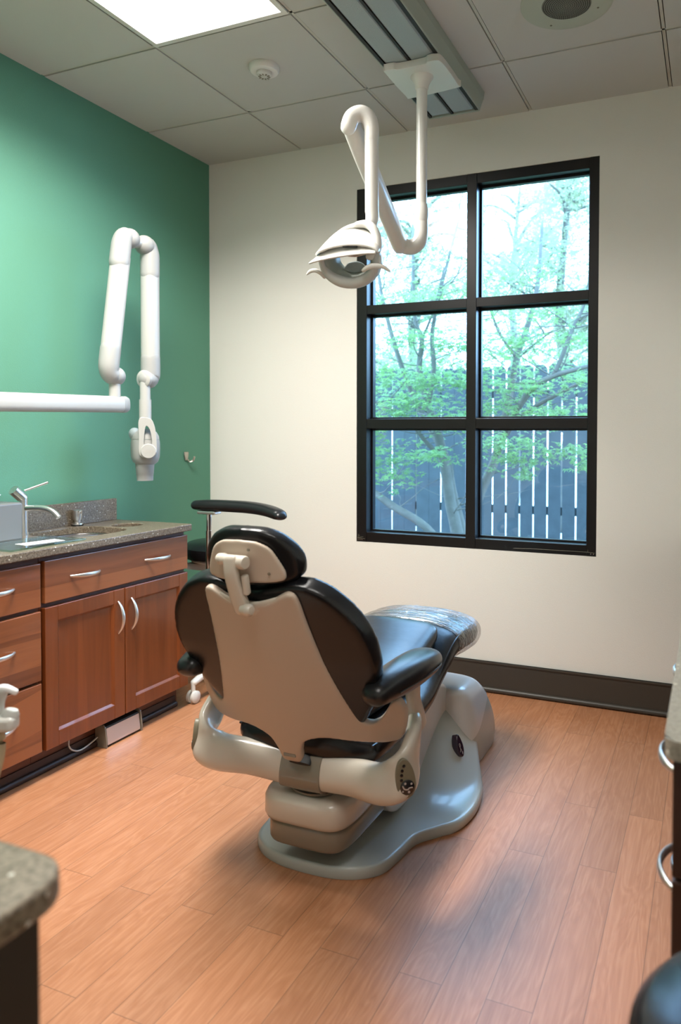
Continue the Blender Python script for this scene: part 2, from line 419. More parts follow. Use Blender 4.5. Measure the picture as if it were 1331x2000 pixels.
# suspended ceiling: tiles in one mesh, grid bars in another
gx = [-.009 + .61*k for k in range(6)]; gx[0] = 0.0
gxs = [0.0] + [.6 + .61*k for k in range(5)]; gys = [0.0, -.474]
while gys[-1] > YF: gys.append(gys[-1] - .61)
gxs = [x for x in gxs if x < XR] + [XR]; gys = [y for y in gys if y > YF] + [YF]
bm = B()
for i in range(len(gxs)-1):
    for j in range(len(gys)-1):
        x0 = gxs[i] + (.009 if i else 0); x1 = gxs[i+1] - (.009 if i < len(gxs)-2 else 0)
        y1 = gys[j] - (.009 if j else .0); y0 = gys[j+1] + (.009 if j < len(gys)-2 else 0)
        box(bm, x0, x1, y0, y1, H, H+.02)
box(bm, 0, XR, YF, 0, H+.03, H+.12)
struct(build('ceiling', bm, 'ceiling', smooth=False))
bm = B()
for x in gxs[1:-1]: box(bm, x-.0055, x+.0055, YF, 0, H+.003, H+.03)
for y in gys[1:-1]: box(bm, 0, XR, y-.0055, y+.0055, H+.003, H+.03)
struct(build('trim_1', bm, 'tee', smooth=False))
# baseboard on the window wall
bm = B(); box(bm, .0, XR, -.012, 0, .012, .147); cyl(bm, (0, -.014, .014), (XR, -.014, .014), .012); box(bm, 0, XR, -.016, 0, .139, .147)
struct(build('baseboard_back', bm, 'base', smooth=True, sharp=.5))
bm = B(); box(bm, 0, .012, -.70, 0, 0, .147); struct(build('baseboard_left', bm, 'base', smooth=False))

# ------------------------------------------------------------------ window
bm = B()
fy0, fy1 = .003, .11
bx = [(WX0, .977), (1.511, 1.560), (2.090, WX1)]
bz = [(WZ0, .7325), (1.264, 1.3125), (1.846, 1.8905), (2.4335, WZ1)]
for a, b in bx: box(bm, a, b, fy0, fy1, WZ0, WZ1)
for k, (a, b) in enumerate(bz):
    box(bm, .977, 1.511, fy0+.002, fy1, a, b); box(bm, 1.560, 2.090, fy0+.002, fy1, a, b)
win = struct(build('window_1', bm, 'black_frame', smooth=False, bevel=.0015))
panes = [(x0, x1, z0, z1) for x0, x1 in ((.977, 1.511), (1.560, 2.090)) for z0, z1 in ((.7325, 1.264), (1.3125, 1.846), (1.8905, 2.4335))]
for x0, x1, z0, z1 in panes:
    bm = B(); w = .010
    box(bm, x0, x0+w, .058, .085, z0, z1); box(bm, x1-w, x1, .058, .085, z0, z1)
    box(bm, x0+w, x1-w, .058, .085, z0, z0+w); box(bm, x0+w, x1-w, .058, .085, z1-w, z1)
    st = build('glazing_bead', bm, 'black_frame', win, smooth=False, bevel=.001)
    bm = B(); box(bm, x0+w, x1-w, .071, .075, z0+w, z1-w); build('window_pane', bm, 'pane', st, smooth=False)
# scuffs and screws at the lower corners of the frame
bm = B()
for x in (.930, .937, .945, .953, 2.110, 2.122): cyl(bm, (x, .004, .693), (x, .001, .693), .0024, n=10)
build('frame_screw', bm, 'nickel', win)
bm = B()
for (xa, za, xb, zb) in ((.926, .700, .938, .716), (.930, .702, .958, .708), (.926, .70, .968, .698), (.929, .712, .933, .722), (1.75, .697, 1.83, .700), (1.83, .700, 2.10, .7005), (2.10, .7005, 2.128, .698), (2.096, .70, 2.097, .712)):
    cyl(bm, (xa, .0028, za), (xb, .0028, zb), .0008, n=6)
build('frame_scratch', bm, 'oval', win)

# ------------------------------------------------------------------ ceiling items
def troffer(x0, x1, y0, y1, label, power=1.0):
    t = thing('ceiling_light', label, 'light', ((x0+x1)/2, (y0+y1)/2, H))
    bm = B(); w = .02
    for a in ((x0, x0+w, y0, y1), (x1-w, x1, y0, y1), (x0+w, x1-w, y0, y0+w), (x0+w, x1-w, y1-w, y1)): box(bm, *a, H-.006, H+.0)
    build('frame', bm, 'white', t, smooth=False)
    bm = B(); box(bm, x0+w, x1-w, y0+w, y1-w, H-.005, H-.001); d = build('diffuser', bm, 'lit', t, smooth=False)
    la = bpy.data.lights.new('fluorescent_glow', 'AREA'); la.shape = 'RECTANGLE'; la.size = x1-x0-2*w; la.size_y = y1-y0-2*w
    la.energy = LAMP_W*power; la.color = PANEL_COL[:3]; la.spread = math.radians(LAMP_SPREAD)
    lo = bpy.data.objects.new('fluorescent_glow', la); scene.collection.objects.link(lo); lo.location = ((x0+x1)/2, (y0+y1)/2, H-.008); lo.parent = t; lo.matrix_parent_inverse = t.matrix_world.inverted()
    return t
troffer(.606, 1.204, -2.298, -1.09, 'bright recessed fluorescent ceiling light panel near the green wall')
troffer(1.826, 2.424, -3.518, -2.31, 'unseen second ceiling light panel added near the camera', .12)  # unseen fixture added as weak fill from the camera side

t = thing('smoke_detector', 'small round white smoke detector on the ceiling tile', 'smoke detector', (.905, -.800, H))
bm = B(); lathe(bm, (.905, -.800, H), [(.062, 0), (.062, -.012), (.055, -.022), (.040, -.026), (.034, -.024)]); build('detector_base', bm, 'white', t)
bm = B(); lathe(bm, (.905, -.800, H), [(.031, -.023), (.031, -.034), (.024, -.040), (.008, -.041)]); build('sensor_cap', bm, 'white_joint', t)
bm = B()
for k in range(10):
    a = 2*PI*k/10; box(bm, .014, .024, -.0025, .0025, -.0418, -.039, Matrix.Translation((.905, -.800, H)) @ Matrix.Rotation(a, 4, 'Z'))
build('vent_slot', bm, 'oval', t, smooth=False)

SX, SY = 2.128, -.775
t = thing('ceiling_speaker', 'round flush ceiling speaker with perforated grille', 'speaker', (SX, SY, H))
bm = B(); lathe(bm, (SX, SY, H), [(.158, 0), (.158, -.003), (.150, -.006), (.09, -.007)], n=64); build('speaker_plate', bm, 'grille_m', t)
bm = B(); lathe(bm, (SX, SY, H), [(.085, -.0071), (.083, -.0085), (.0, -.0095)], n=48); build('grille', bm, mat('perforated_grille', (.17, .17, .135), .6), t)
bm = B()
for r in range(1, 12):
    n = max(6, int(2*PI*r*.0072/.0068))
    for k in range(n):
        a = 2*PI*k/n; c = (SX + r*.0072*math.cos(a), SY + r*.0072*math.sin(a), H-.0097)
        cyl(bm, c, (c[0], c[1], c[2]+.001), .0019, n=6)
build('perforation', bm, 'rubber', t, smooth=False)
for dx, dy in ((-.075, .105), (.10, .055)):
    bm = B(); cyl(bm, (SX+dx, SY+dy, H-.0075), (SX+dx, SY+dy, H-.005), .004, n=10); build('screw', bm, 'oval', t)

# track light running above the chair
t = thing('track_light_fixture', 'long grey-green ceiling fixture with unlit ribbed lenses above the chair', 'light fixture', (1.50, -1.2, H))
TY0, TY1 = -2.6, -.255
def along(bm, prof, y0, y1):
    prism(bm, prof, y0, y1, lambda u, s, w: Vector((u, w, s)))
bm = B(); along(bm, [(1.375, H), (1.380, 2.70), (1.412, 2.657), (1.418, 2.655), (1.418, 2.675), (1.648, 2.675), (1.648, 2.655), (1.654, 2.657), (1.672, 2.70), (1.676, H)], TY0, TY1)
build('housing', bm, 'light_case', t, smooth=False, bevel=.004)
bm = B(); along(bm, [(1.380, H), (1.386, 2.70), (1.415, 2.655), (1.65, 2.655), (1.665, 2.70), (1.670, H)], TY1, TY1+.012); build('end_cap', bm, 'light_case', t, smooth=False, bevel=.004)
for a, b in ((1.433, 1.522), (1.534, 1.630)):
    bm = B(); along(bm, [(a, 2.672), (a, 2.662), (a+.006, 2.657), (b-.006, 2.657), (b, 2.662), (b, 2.672)], TY0+.01, TY1-.02)
    n = 0; build('ribbed_lens', bm, 'light_lens', t, smooth=False)
bm = B()
for a, b in ((1.419, 1.431), (1.523, 1.533), (1.634, 1.6475)): box(bm, a, b, TY0+.005, TY1-.005, 2.656, 2.674)
build('track_slot', bm, 'black_strip', t, smooth=False)

# ------------------------------------------------------------------ operatory lamp
PX, PY = 1.547, -.672
t = thing('dental_light', 'white dental operating light hanging on a jointed arm from the ceiling track', 'dental light', (PX, PY, 2.66))
bm = B()
op = catmull_closed([(1.444, -.525), (1.645, -.54), (1.659, -.565), (1.659, -.745), (1.64, -.772), (1.61, -.774), (1.59, -.762), (1.49, -.762), (1.47, -.772), (1.437, -.772), (1.426, -.752), (1.427, -.55)], 4)
prism(bm, op, 2.655, 2.628, lambda u, s, w: Vector((u, s, w)))
build('trolley_plate', bm, 'white', t, bevel=.006, seg=3)
bm = B(); lathe(bm, (PX, PY, 2.634), [(.052, 0), (.046, -.006), (.036, -.020), (.028, -.036), (.026, -.050), (.022, -.054)]); build('ceiling_collar', bm, 'white', t)
bm = B(); cyl(bm, (PX, PY, 2.60), (PX, PY, 2.13), .0215); cyl(bm, (PX, PY, 2.605), (PX, PY, 2.595), .0225)
lathe(bm, (PX, PY, 2.06), [(.024, 0), (.0265, .012), (.0285, .030), (.0285, .045), (.0235, .072), (.0215, .078)]); build('drop_tube', bm, 'white', t)
bm = B(); sweep(bm, [(PX, PY, 2.062, .0265, .0265), (PX, PY, 2.03, .027, .027), (PX-.006, PY-.002, 1.995, .029, .029), (PX-.028, PY-.006, 1.974, .030, .030), (PX-.055, PY-.012, 1.972, .030, .030), (PX-.078, PY-.02, 1.985, .030, .030)], up=(0, 1, 0), caps='round')
build('lower_elbow', bm, 'white', t)
A0 = Vector((1.468, -.70, 1.978)); A1 = Vector((1.488, -1.160, 2.262))
bm = B()
d = (A1-A0)
sweep(bm, [(*(A0 + d*k), .030, .034) for k in (0, .2)] + [(*(A0 + d*k), w, h) for k, w, h in ((.4, .030, .036), (.6, .031, .037), (.8, .031, .036), (1., .028, .033))], up=(0, -.5, 1), n=24, e=2.6, caps='round')
build('spring_arm', bm, 'white', t)
bm = B()     # seam along the underside of the arm
sd = Vector((-1, 0, 0))
for off in (.031,):
    a = A0 + d*.02 + sd*off; b = A0 + d*.97 + sd*off*.95
    cyl(bm, a, b, .004, n=8)
build('arm_seam', bm, 'white_joint', t)
TT = Vector((1.562, -1.155, 2.22))
bm = B(); sweep(bm, [(1.492, -1.185, 2.245, .026, .026), (1.505, -1.182, 2.275, .027, .027), (1.530, -1.170, 2.288, .027, .027), (1.552, -1.160, 2.276, .026, .026), (1.562, -1.155, 2.245, .0245, .0245), (1.5625, -1.155, 2.20, .0235, .0235)], up=(0, 1, 0), caps='round')
build('upper_elbow', bm, 'white', t)
bm = B(); cyl(bm, (1.5625, -1.155, 2.215), (1.564, -1.155, 1.965), .0228); cyl(bm, (1.5625, -1.155, 2.205), (1.5625, -1.155, 2.203), .0234); build('vertical_tube', bm, 'white', t)
# lamp head: local frame, +w = out of the reflector towards the patient side
HC = Vector((1.505, -1.200, 1.803))
HN = Vector((.12, -.90, -.40)).normalized()          # facing direction
HXv = Vector((.955, .28, .02)); HXv = (HXv - HN*HXv.dot(HN)).normalized(); HY = HN.cross(HXv); HY = -HY if HY.z < 0 else HY
def hd(u, s, w): return HC + HXv*u + HY*s + HN*w
bm = B()
sweep(bm, [(1.5645, -1.155, 1.972, .0225, .0225), (1.565, -1.155, 1.945, .0225, .0225), (1.560, -1.160, 1.925, .020, .020), (1.545, -1.168, 1.915, .013, .013)], up=(0, 1, 0), caps='round'); build('yoke_elbow', bm, 'white', t)
bm = B(); sweep(bm, [(*hd(.025, .108, -.045), .010, .024), (*hd(.055, .108, -.040), .013, .022), (*hd(.082, .094, -.025), .014, .018), (*hd(.098, .066, -.008), .014, .016), (*hd(.100, .040, .004), .014, .015), (*hd(.088, .022, .014), .015, .015), (*hd(.076, .016, .020), .013, .013)], up=HN, caps='round')
sweep(bm, [(*hd(.055, .106, -.045), .010, .022), (*hd(.0, .100, -.050), .009, .022), (*hd(-.045, .080, -.045), .008, .018), (*hd(-.080, .045, -.040), .007, .012)], up=HN, caps='round')
build('yoke', bm, 'white', t)
bm = B(); rim = []
for k in range(0, 49):
    a = math.radians(360*k/48); lo = max(0, -math.sin(a))
    rim.append((*hd(.092*math.cos(a), .074*math.sin(a), .004), .026 + .006*lo, .009 + .011*lo))
# closed ring: rebuilt by hand so that it has no caps
rings = []
for k in range(48):
    a = 2*PI*k/48; lo = max(0, -math.sin(a)); er = Vector((math.cos(a)/.092, math.sin(a)/.074, 0)).normalized(); r_ = []
    for q in range(20):
        th = 2*PI*q/20; cr, cw = math.copysign(abs(math.cos(th))**.8, math.cos(th)), math.copysign(abs(math.sin(th))**.8, math.sin(th))
        rr_ = (.010 + .009*lo + .003*abs(math.cos(a)))*cr; ww = (.030 + .006*lo)*cw - .008
        r_.append(bm.verts.new(hd(.092*math.cos(a) + er.x*rr_, .073*math.sin(a) + er.y*rr_, ww)))
    rings.append(r_)
for k in range(48):
    for q in range(20): bm.faces.new((rings[k][q], rings[k][(q+1) % 20], rings[(k+1) % 48][(q+1) % 20], rings[(k+1) % 48][q]))
build('reflector_rim', bm, 'white_joint', t, sharp=None)
bm = B(); R = []
for f, w in ((.0, .016), (.3, .004), (.65, -.018), (1.0, -.046)):
    R.append([bm.verts.new(hd((.083-.026*f)*math.cos(q) + .006*f, (.063-.020*f)*math.sin(q), w)) for q in [2*PI*i/48 for i in range(48)]])
for i in range(3):
    for k in range(48): bm.faces.new((R[i][k], R[i][(k+1) % 48], R[i+1][(k+1) % 48], R[i+1][k]))
o = build('inner_shroud', bm, mat('grey_green_shroud', (.30, .33, .28), .4), t); md = o.modifiers.new('s', 'SOLIDIFY'); md.thickness = .002
bm = B(); prism(bm, catmull_closed([(-.040, -.046), (-.022, -.018), (-.008, -.012), (.014, -.010), (.034, -.018), (.046, -.034), (.048, -.046), (.0, -.058)], 2), -.042, -.030, lambda u, s, w: hd(u, s, w)); build('lower_shield', bm, 'light_lens', t, bevel=.003)
bm = B(); R = []
for r, w in ((1.0, .004), (.8, -.004), (.5, -.010), (.2, -.012)):
    R.append([bm.verts.new(hd(.016 + .050*r*math.cos(q), .030 + .020*r*math.sin(q), w-.008)) for q in [2*PI*i/32 for i in range(32)]])
for i in range(len(R)-1):
    for k in range(32): bm.faces.new((R[i][k], R[i][(k+1) % 32], R[i+1][(k+1) % 32], R[i+1][k]))
bm.faces.new(R[-1])
o = build('reflector', bm, 'reflector', t); md = o.modifiers.new('s', 'SOLIDIFY'); md.thickness = .003
def visor(name, a0, a1, ru, r_back, r_front, s0, w0, w1, thick, m, tilt):
    bm = B(); nx, nw = 30, 10; G = []
    for i in range(nx+1):
        f = i/nx; a = math.radians(a0 + (a1-a0)*f); prof = min(1, (f*5)**.7) if f < .2 else 1
        row = []
        for j in range(nw+1):
            b = j/nw; w = w0 + (w1-w0)*b*(.4+.6*prof); r_ = r_back + (r_front-r_back)*b**1.3
            row.append(bm.verts.new(hd(ru*math.cos(a)*(1-.10*(1-b)), s0 + r_*math.sin(a) + tilt*math.cos(a)*ru, w)))
        G.append(row)
    for i in range(nx):
        for j in range(nw): bm.faces.new((G[i][j], G[i+1][j], G[i+1][j+1], G[i][j+1]))
    o = build(name, bm, m, t, sharp=None); md = o.modifiers.new('s', 'SOLIDIFY'); md.thickness = thick; md.offset = 0
    return o
visor('visor_top', 174, 4, .114, .078, .036, .020, -.052, .052, .006, 'white', .085)
visor('visor_lip', 178, 30, .128, .040, .012, .013, .010, .066, .005, 'white', .12)
bm = B()
for k in range(12): box(bm, -.001, .001, -.004, .004, -.003, .003, Matrix.Translation(hd(.0+.004*k, .053-.0001*k, .048)))
build('cooling_slot', bm, 'rubber', t, smooth=False)
for nm, pts in (('side_cheek', [(.082, .050, .004, .012, .016), (.096, .020, .010, .013, .017), (.096, -.012, .012, .012, .016), (.088, -.036, .008, .010, .013)]), ('side_cheek', [(-.090, .030, .0, .009, .011), (-.097, .0, .004, .010, .012), (-.092, -.030, .004, .009, .011)])):
    bm = B(); sweep(bm, [(*hd(a, b, c), d, e) for a, b, c, d, e in pts], up=HN, caps='round'); build(nm, bm, 'white_joint', t)
for pts in ([(.058, -.024, .046, .005, .006), (.075, -.014, .052, .006, .008), (.100, -.008, .054, .006, .009), (.128, -.012, .052, .005, .007), (.148, -.026, .050, .003, .004)], [(-.088, -.050, .014, .005, .007), (-.100, -.036, .018, .005, .007), (-.116, -.028, .018, .005, .007), (-.134, -.030, .018, .004, .006), (-.148, -.040, .018, .0025, .003)]):
    bm = B(); sweep(bm, [(*hd(a, b, c), d, e) for a, b, c, d, e in pts], up=HY, caps='round'); build('grip_handle', bm, 'white', t)
bm = B(); lathe(bm, hd(.102, .0, .006), [(.020, 0), (.020, .006), (.014, .010), (.004, .011)], axis=HXv); build('pivot_cap', bm, 'white', t)

# ------------------------------------------------------------------ X-ray arm on the green wall
XX = .28
t = thing('xray_unit', 'white folding dental x-ray arm and tube head on the green wall', 'x-ray machine', (0, -1.95, 1.34))
bm = B(); box(bm, .002, .06, -2.10, -1.80, 1.15, 1.50); build('wall_plate', bm, 'xray_white', t, bevel=.01, smooth=False)
bm = B(); sweep(bm, [(.05, -1.97, 1.335, .03, .034), (.14, -1.96, 1.335, .03, .034), (.22, -1.90, 1.336, .03, .034), (.27, -1.78, 1.338, .030, .0345), (XX, -1.55, 1.343, .030, .0350), (XX, -.955, 1.357, .030, .0345)], n=28, e=3.2); build('horizontal_bar', bm, 'xray_white', t)
bm = B(); sweep(bm, [(XX, -.955, 1.357, .031, .0355), (XX, -.935, 1.3575, .031, .0355), (XX, -.920, 1.358, .024, .030)], n=28, e=3.2, smooth_path=False); build('bar_end_cap', bm, 'xray_joint', t)
bm = B(); cyl(bm, (XX, -.983, 1.385), (XX, -.983, 1.465), .0235); build('post', bm, 'xray_white', t)
def arm(bot, top, r):
    b, tp = Vector(bot), Vector(top); d = (tp-b)
    bm = B(); sweep(bm, [(*(b + d*.12), r, r), (*(b + d*.88), r, r)], up=(1, 0, 0), smooth_path=False, n=28, e=2.3); build('arm_tube', bm, 'xray_white', t)
    bm = B(); return d
def joint(pts, ballc, br, name='joint_cover'):
    bm = B(); sweep(bm, pts, up=(1, 0, 0), caps='round', n=28); ball(bm, ballc, br, seg=32); o = build(name, bm, 'xray_joint', t); return o
r = .0385
arm((XX, -1.018, 1.492), (XX, -.935, 2.05), r)
joint([(XX, -1.004, 1.590, r+.0030, r+.0030), (XX, -1.014, 1.52, r+.0030, r+.0030), (XX, -1.012, 1.492, r, r), (XX, -1.0, 1.478, r, r)], (XX, -.978, 1.475), .0405)
joint([(XX, -.953, 1.955, r+.0030, r+.0030), (XX, -.941, 2.03, r+.0030, r+.0030), (XX, -.932, 2.062, r, r), (XX, -.92, 2.075, r, r)], (XX, -.893, 2.073), .043)
bm = B(); sweep(bm, [(XX, -.90, 2.066, .022, .022), (XX, -.80, 2.066, .022, .022)], up=(1, 0, 0), smooth_path=False); build('top_link', bm, 'xray_white', t)
arm((XX, -.772, 1.49), (XX, -.772, 2.05), r)
joint([(XX, -.772, 1.940, r+.0030, r+.0030), (XX, -.772, 2.02, r+.0030, r+.0030), (XX, -.776, 2.050, r, r), (XX, -.785, 2.066, r, r)], (XX, -.805, 2.066), .043)
joint([(XX, -.772, 1.572, r+.0030, r+.0030), (XX, -.772, 1.50, r+.0030, r+.0030), (XX, -.775, 1.485, r, r), (XX, -.78, 1.475, r, r)], (XX, -.790, 1.476), .041)
bm = B(); lathe(bm, (XX, -.803, 1.476), [(.039, 0), (.039, -.014), (.03, -.02)], axis=(0, 1, 0)); cyl(bm, (XX, -.806, 1.475), (XX, -.806, 1.38), .0225); build('wrist_tube', bm, 'xray_white', t)
bm = B(); cyl(bm, (XX, -.806, 1.385), (XX, -.806, 1.285), .026); build('wrist_collar', bm, 'xray_white', t)
# yoke plate with an opening, then the tube head behind it
bm = B()
NV = Vector((.68, -.73, 0)).normalized(); TV = Vector((.73, .68, 0)).normalized()
HB = Vector((XX, -.806, 0)) - NV*.050
def yk(u, s, w): return Vector((XX, -.806, s)) + TV*u + NV*(w+.016)
out = catmull_closed([(-.026, 1.30), (.020, 1.300), (.036, 1.275), (.044, 1.235), (.047, 1.19), (.047, 1.150), (.036, 1.132), (.0, 1.128), (-.022, 1.135), (-.028, 1.16), (-.027, 1.22)], 4)
inn = catmull_closed([(.004, 1.268), (.016, 1.255), (.024, 1.225), (.027, 1.185), (.010, 1.188), (-.006, 1.185), (-.005, 1.22), (-.002, 1.25)], 4)
nO = len(out)
import itertools
def ring_faces(w0, w1):
    # resample the inner loop to the outer count by angle
    cx, cz = .010, 1.222
    def ang(p): return math.atan2(p[1]-cz, p[0]-cx)
    N = 64
    def samp(loop, a):
        best = None
        for i in range(len(loop)):
            p, q = loop[i], loop[(i+1) % len(loop)]
            dx, dz = math.cos(a), math.sin(a); ex, ez = q[0]-p[0], q[1]-p[1]
            den = dx*ez - dz*ex
            if abs(den) < 1e-12: continue
            tt = ((p[0]-cx)*ez - (p[1]-cz)*ex)/den; k = ((p[0]-cx)*dz - (p[1]-cz)*dx)/den
            if tt > 0 and -1e-6 <= k <= 1+1e-6 and (best is None or tt > best): best = tt
        return (cx + math.cos(a)*best, cz + math.sin(a)*best)
    L = {}
    for nm, loop in (('o', out), ('i', inn)):
        for w in (w0, w1): L[nm, w] = [bm.verts.new(yk(*samp(loop, 2*PI*i/N), w)) for i in range(N)]
    for i in range(N):
        j = (i+1) % N
        bm.faces.new((L['o', w1][i], L['o', w1][j], L['i', w1][j], L['i', w1][i])); bm.faces.new((L['o', w0][i], L['i', w0][i], L['i', w0][j], L['o', w0][j]))
        bm.faces.new((L['o', w0][i], L['o', w0][j], L['o', w1][j], L['o', w1][i])); bm.faces.new((L['i', w0][i], L['i', w1][i], L['i', w1][j], L['i', w0][j]))
ring_faces(-.012, .010)
build('yoke', bm, 'xray_white', t, bevel=.003, seg=3)
bm = B(); lathe(bm, yk(.012, 1.156, .009), [(.033, 0), (.033, .006), (.030, .009), (.0, .0095)], axis=NV); o = build('yoke_hub', bm, 'xray_white', t)
text_mesh('hub_lettering', 'preva', .015, frame_mx(yk(.012, 1.156, .0188), TV, NV), mat('grey_print', (.48, .46, .42), .6), t, .0002)
bm = B(); lathe(bm, (HB.x, HB.y, 1.095), [(.040, 0), (.054, .012), (.061, .032), (.063, .07), (.062, .10), (.060, .112)], n=40); build('tube_head', bm, 'xray_joint', t)
bm = B(); lathe(bm, (HB.x, HB.y, 1.2085), [(.060, 0), (.058, .014), (.048, .032), (.030, .044), (.001, .048)], n=40); build('head_cap', bm, 'xray_joint', t)
bm = B(); ball(bm, HB - TV*.045 + Vector((0, 0, 1.232)), .026, (1, 1, 1.1)); build('head_button', bm, 'light_lens', t)
bm = B(); lathe(bm, (HB.x-.002, HB.y-.002, 1.022), [(.035, 0), (.037, .030), (.0378, .031), (.041, .080)], n=32); build('collimator_cone', bm, 'xray_joint', t)

# ------------------------------------------------------------------ coat hook
t = thing('wall_hook', 'small nickel coat hook on the green wall near the corner', 'hook', (0, -.2, 1.1))
bm = B(); sweep(bm, [(.005, -.206, 1.096, .011, .004), (.005, -.206, 1.120, .017, .004), (.005, -.206, 1.134, .017, .004)], up=(1, 0, 0), caps='round', e=2.5); build('back_plate', bm, 'nickel', t)
bm = B(); sweep(bm, [(.007, -.200, 1.100, .006, .003), (.016, -.194, 1.086, .006, .003), (.030, -.184, 1.090, .006, .003), (.036, -.178, 1.110, .006, .003)], up=(.8, 0, .6), caps='round'); build('hook_prong', bm, 'nickel', t)

# ================================================================== SINK CABINETS
CF = .44      # plane of the fronts
ZT = .829
def pull(bm, p0, p1, out, r=.0048):
    p0, p1, out = Vector(p0), Vector(p1), Vector(out); pts = []
    for k in range(9):
        a = k/8; q = p0.lerp(p1, a) + out*math.sin(PI*a)**.75; w = r*(.9 + .75*math.sin(PI*a))
        pts.append((*q, w, r*.8))
    sweep(bm, pts, up=out.normalized(), n=12, caps='round', sub=3)

def slab_front(name, y0, y1, z0, z1, m, parent, x=CF, th=.02, sgn=1):
    bm = B(); box(bm, x-th if sgn > 0 else x, x if sgn > 0 else x+th, y0, y1, z0, z1)
    return build(name, bm, m, parent, smooth=False, bevel=.0025)

def shaker(y0, y1, z0, z1, parent, x=CF):
    st = .055
    bm = B(); box(bm, x-.020, x, y0, y0+st, z0, z1); box(bm, x-.020, x, y1-st, y1, z0, z1)
    box(bm, x-.020, x-.0002, y0+st, y1-st, z0, z0+st); box(bm, x-.020, x-.0002, y0+st, y1-st, z1-st, z1)
    d = build('door', bm, 'wood_v', parent, smooth=False, bevel=.002)
    bm = B(); box(bm, x-.016, x-.009, y0+st, y1-st, z0+st, z1-st); build('door_panel', bm, 'wood_v', d, smooth=False)
    bm = B()      # sloped sticking round the panel
    ya, yb, za, zb, c = y0+st, y1-st, z0+st, z1-st, .008
    for P_ in (((ya, za), (yb, za), (yb-c, za+c), (ya+c, za+c)), ((ya, zb), (yb, zb), (yb-c, zb-c), (ya+c, zb-c)), ((ya, za), (ya, zb), (ya+c, zb-c), (ya+c, za+c)), ((yb, za), (yb, zb), (yb-c, zb-c), (yb-c, za+c))):
        v = [bm.verts.new((x-.001 if k < 2 else x-.0088, a, b_)) for k, (a, b_) in enumerate(P_)]; w = [bm.verts.new((x-.010, a, b_)) for a, b_ in P_]
        bm.faces.new(v); bm.faces.new(list(reversed(w)))
        for k in range(4): bm.faces.new((v[k], v[(k+1) % 4], w[(k+1) % 4], w[k]))
    build('panel_molding', bm, 'wood_v', d, smooth=False)
    return d

def cabinet_case(t, y0, y1, x0=.004, x1=.418, z0=.10, z1=.797, m='wood_edge'):
    bm = B(); box(bm, x0, x1, y0, y1, z0, z1); return build('cabinet_body', bm, m, t, smooth=False)

t = thing('sink_cabinet', 'cherry wood sink base cabinet with two shaker doors and wide false drawer', 'cabinet', (.2, -1.1, 0))
cabinet_case(t, -1.482, -.722)
bm = B(); box(bm, .02, .372, -1.482, -.722, .0, .10); build('toe_kick', bm, 'wood_edge', t, smooth=False)
d = slab_front('drawer_front', -1.475, -.722, .630, .781, 'wood_h', t)
bm = B(); pull(bm, (CF, -1.363, .709), (CF, -1.226, .705), (.028, 0, 0)); build('drawer_pull', bm, 'alu', d)
bm = B(); pull(bm, (CF, -.985, .708), (CF, -.835, .705), (.028, 0, 0)); build('drawer_pull', bm, 'alu', d)
d1 = shaker(-1.475, -1.1005, .104, .614, t); bm = B(); pull(bm, (CF, -1.133, .565), (CF, -1.133, .440), (.028, 0, 0)); build('door_pull', bm, 'alu', d1)
d2 = shaker(-1.0965, -.722, .104, .614, t); bm = B(); pull(bm, (CF, -1.062, .565), (CF, -1.062, .440), (.028, 0, 0)); build('door_pull', bm, 'alu', d2)

def drawer_unit(y0, y1, label):
    t = thing('drawer_cabinet', label, 'cabinet', (.2, (y0+y1)/2, 0))
    cabinet_case(t, y0, y1); bm = B(); box(bm, .02, .372, y0, y1, 0, .10); build('toe_kick', bm, 'wood_edge', t, smooth=False)
    for z0, z1 in ((.622, .776), (.362, .607), (.108, .352)):
        d = slab_front('drawer_front', y0+.007, y1-.007, z0, z1, 'wood_h', t)
        c = (y0+y1)/2+.01; zc = (z0+z1)/2 + .006; bm = B(); pull(bm, (CF, c-.069, zc), (CF, c+.069, zc), (.028, 0, 0)); build('drawer_pull', bm, 'alu', d)
drawer_unit(-1.868, -1.484, 'cherry wood cabinet with three drawers left of the sink cabinet')

bm = B(); sweep(bm, [(.382, -2.6, .012, .010, .012), (.382, -.735, .012, .010, .012)], smooth_path=False, n=12); box(bm, .373, .378, -2.6, -.735, .0, .05)
struct(build('baseboard_cabinet', bm, 'cove'))

# worktop with sink cut-out and waste hole: polygon grid kept where outside the holes
t = thing('worktop', 'brown speckled quartz worktop along the green wall holding the sink', 'countertop', (.23, -1.65, ZT))
def in_sink(x, y): 
    return ((x-.205)/.150)**4 + ((y+1.105)/.165)**4 < 1
def in_hole(x, y): return (x-.215)**2 + (y+.852)**2 < .0675**2
bm = B()
prism(bm, [(.0, -2.6), (.455, -2.6), (.455, -.712), (.449, -.706), (0, -.706)], ZT-.030, ZT, lambda u, s, w: Vector((u, s, w)))
top = build('worktop_slab', bm, 'counter', t, smooth=False, bevel=.004)
def cutter(f):
    bm = B(); f(bm); bmesh.ops.recalc_face_normals(bm, faces=bm.faces); me = bpy.data.meshes.new('c'); bm.to_mesh(me); bm.free(); o = bpy.data.objects.new('c', me); scene.collection.objects.link(o); return o
SINK = [(.205 + .150*math.copysign(abs(math.cos(a))**.6, math.cos(a)), -1.105 + .165*math.copysign(abs(math.sin(a))**.6, math.sin(a))) for a in [2*PI*k/48 for k in range(48)]]
cuts = [cutter(lambda b: prism(b, SINK, ZT-.2, ZT+.1, lambda u, s, w: Vector((u, s, w)))), cutter(lambda b: cyl(b, (.215, -.852, ZT-.2), (.215, -.852, ZT+.1), .066, n=40))]
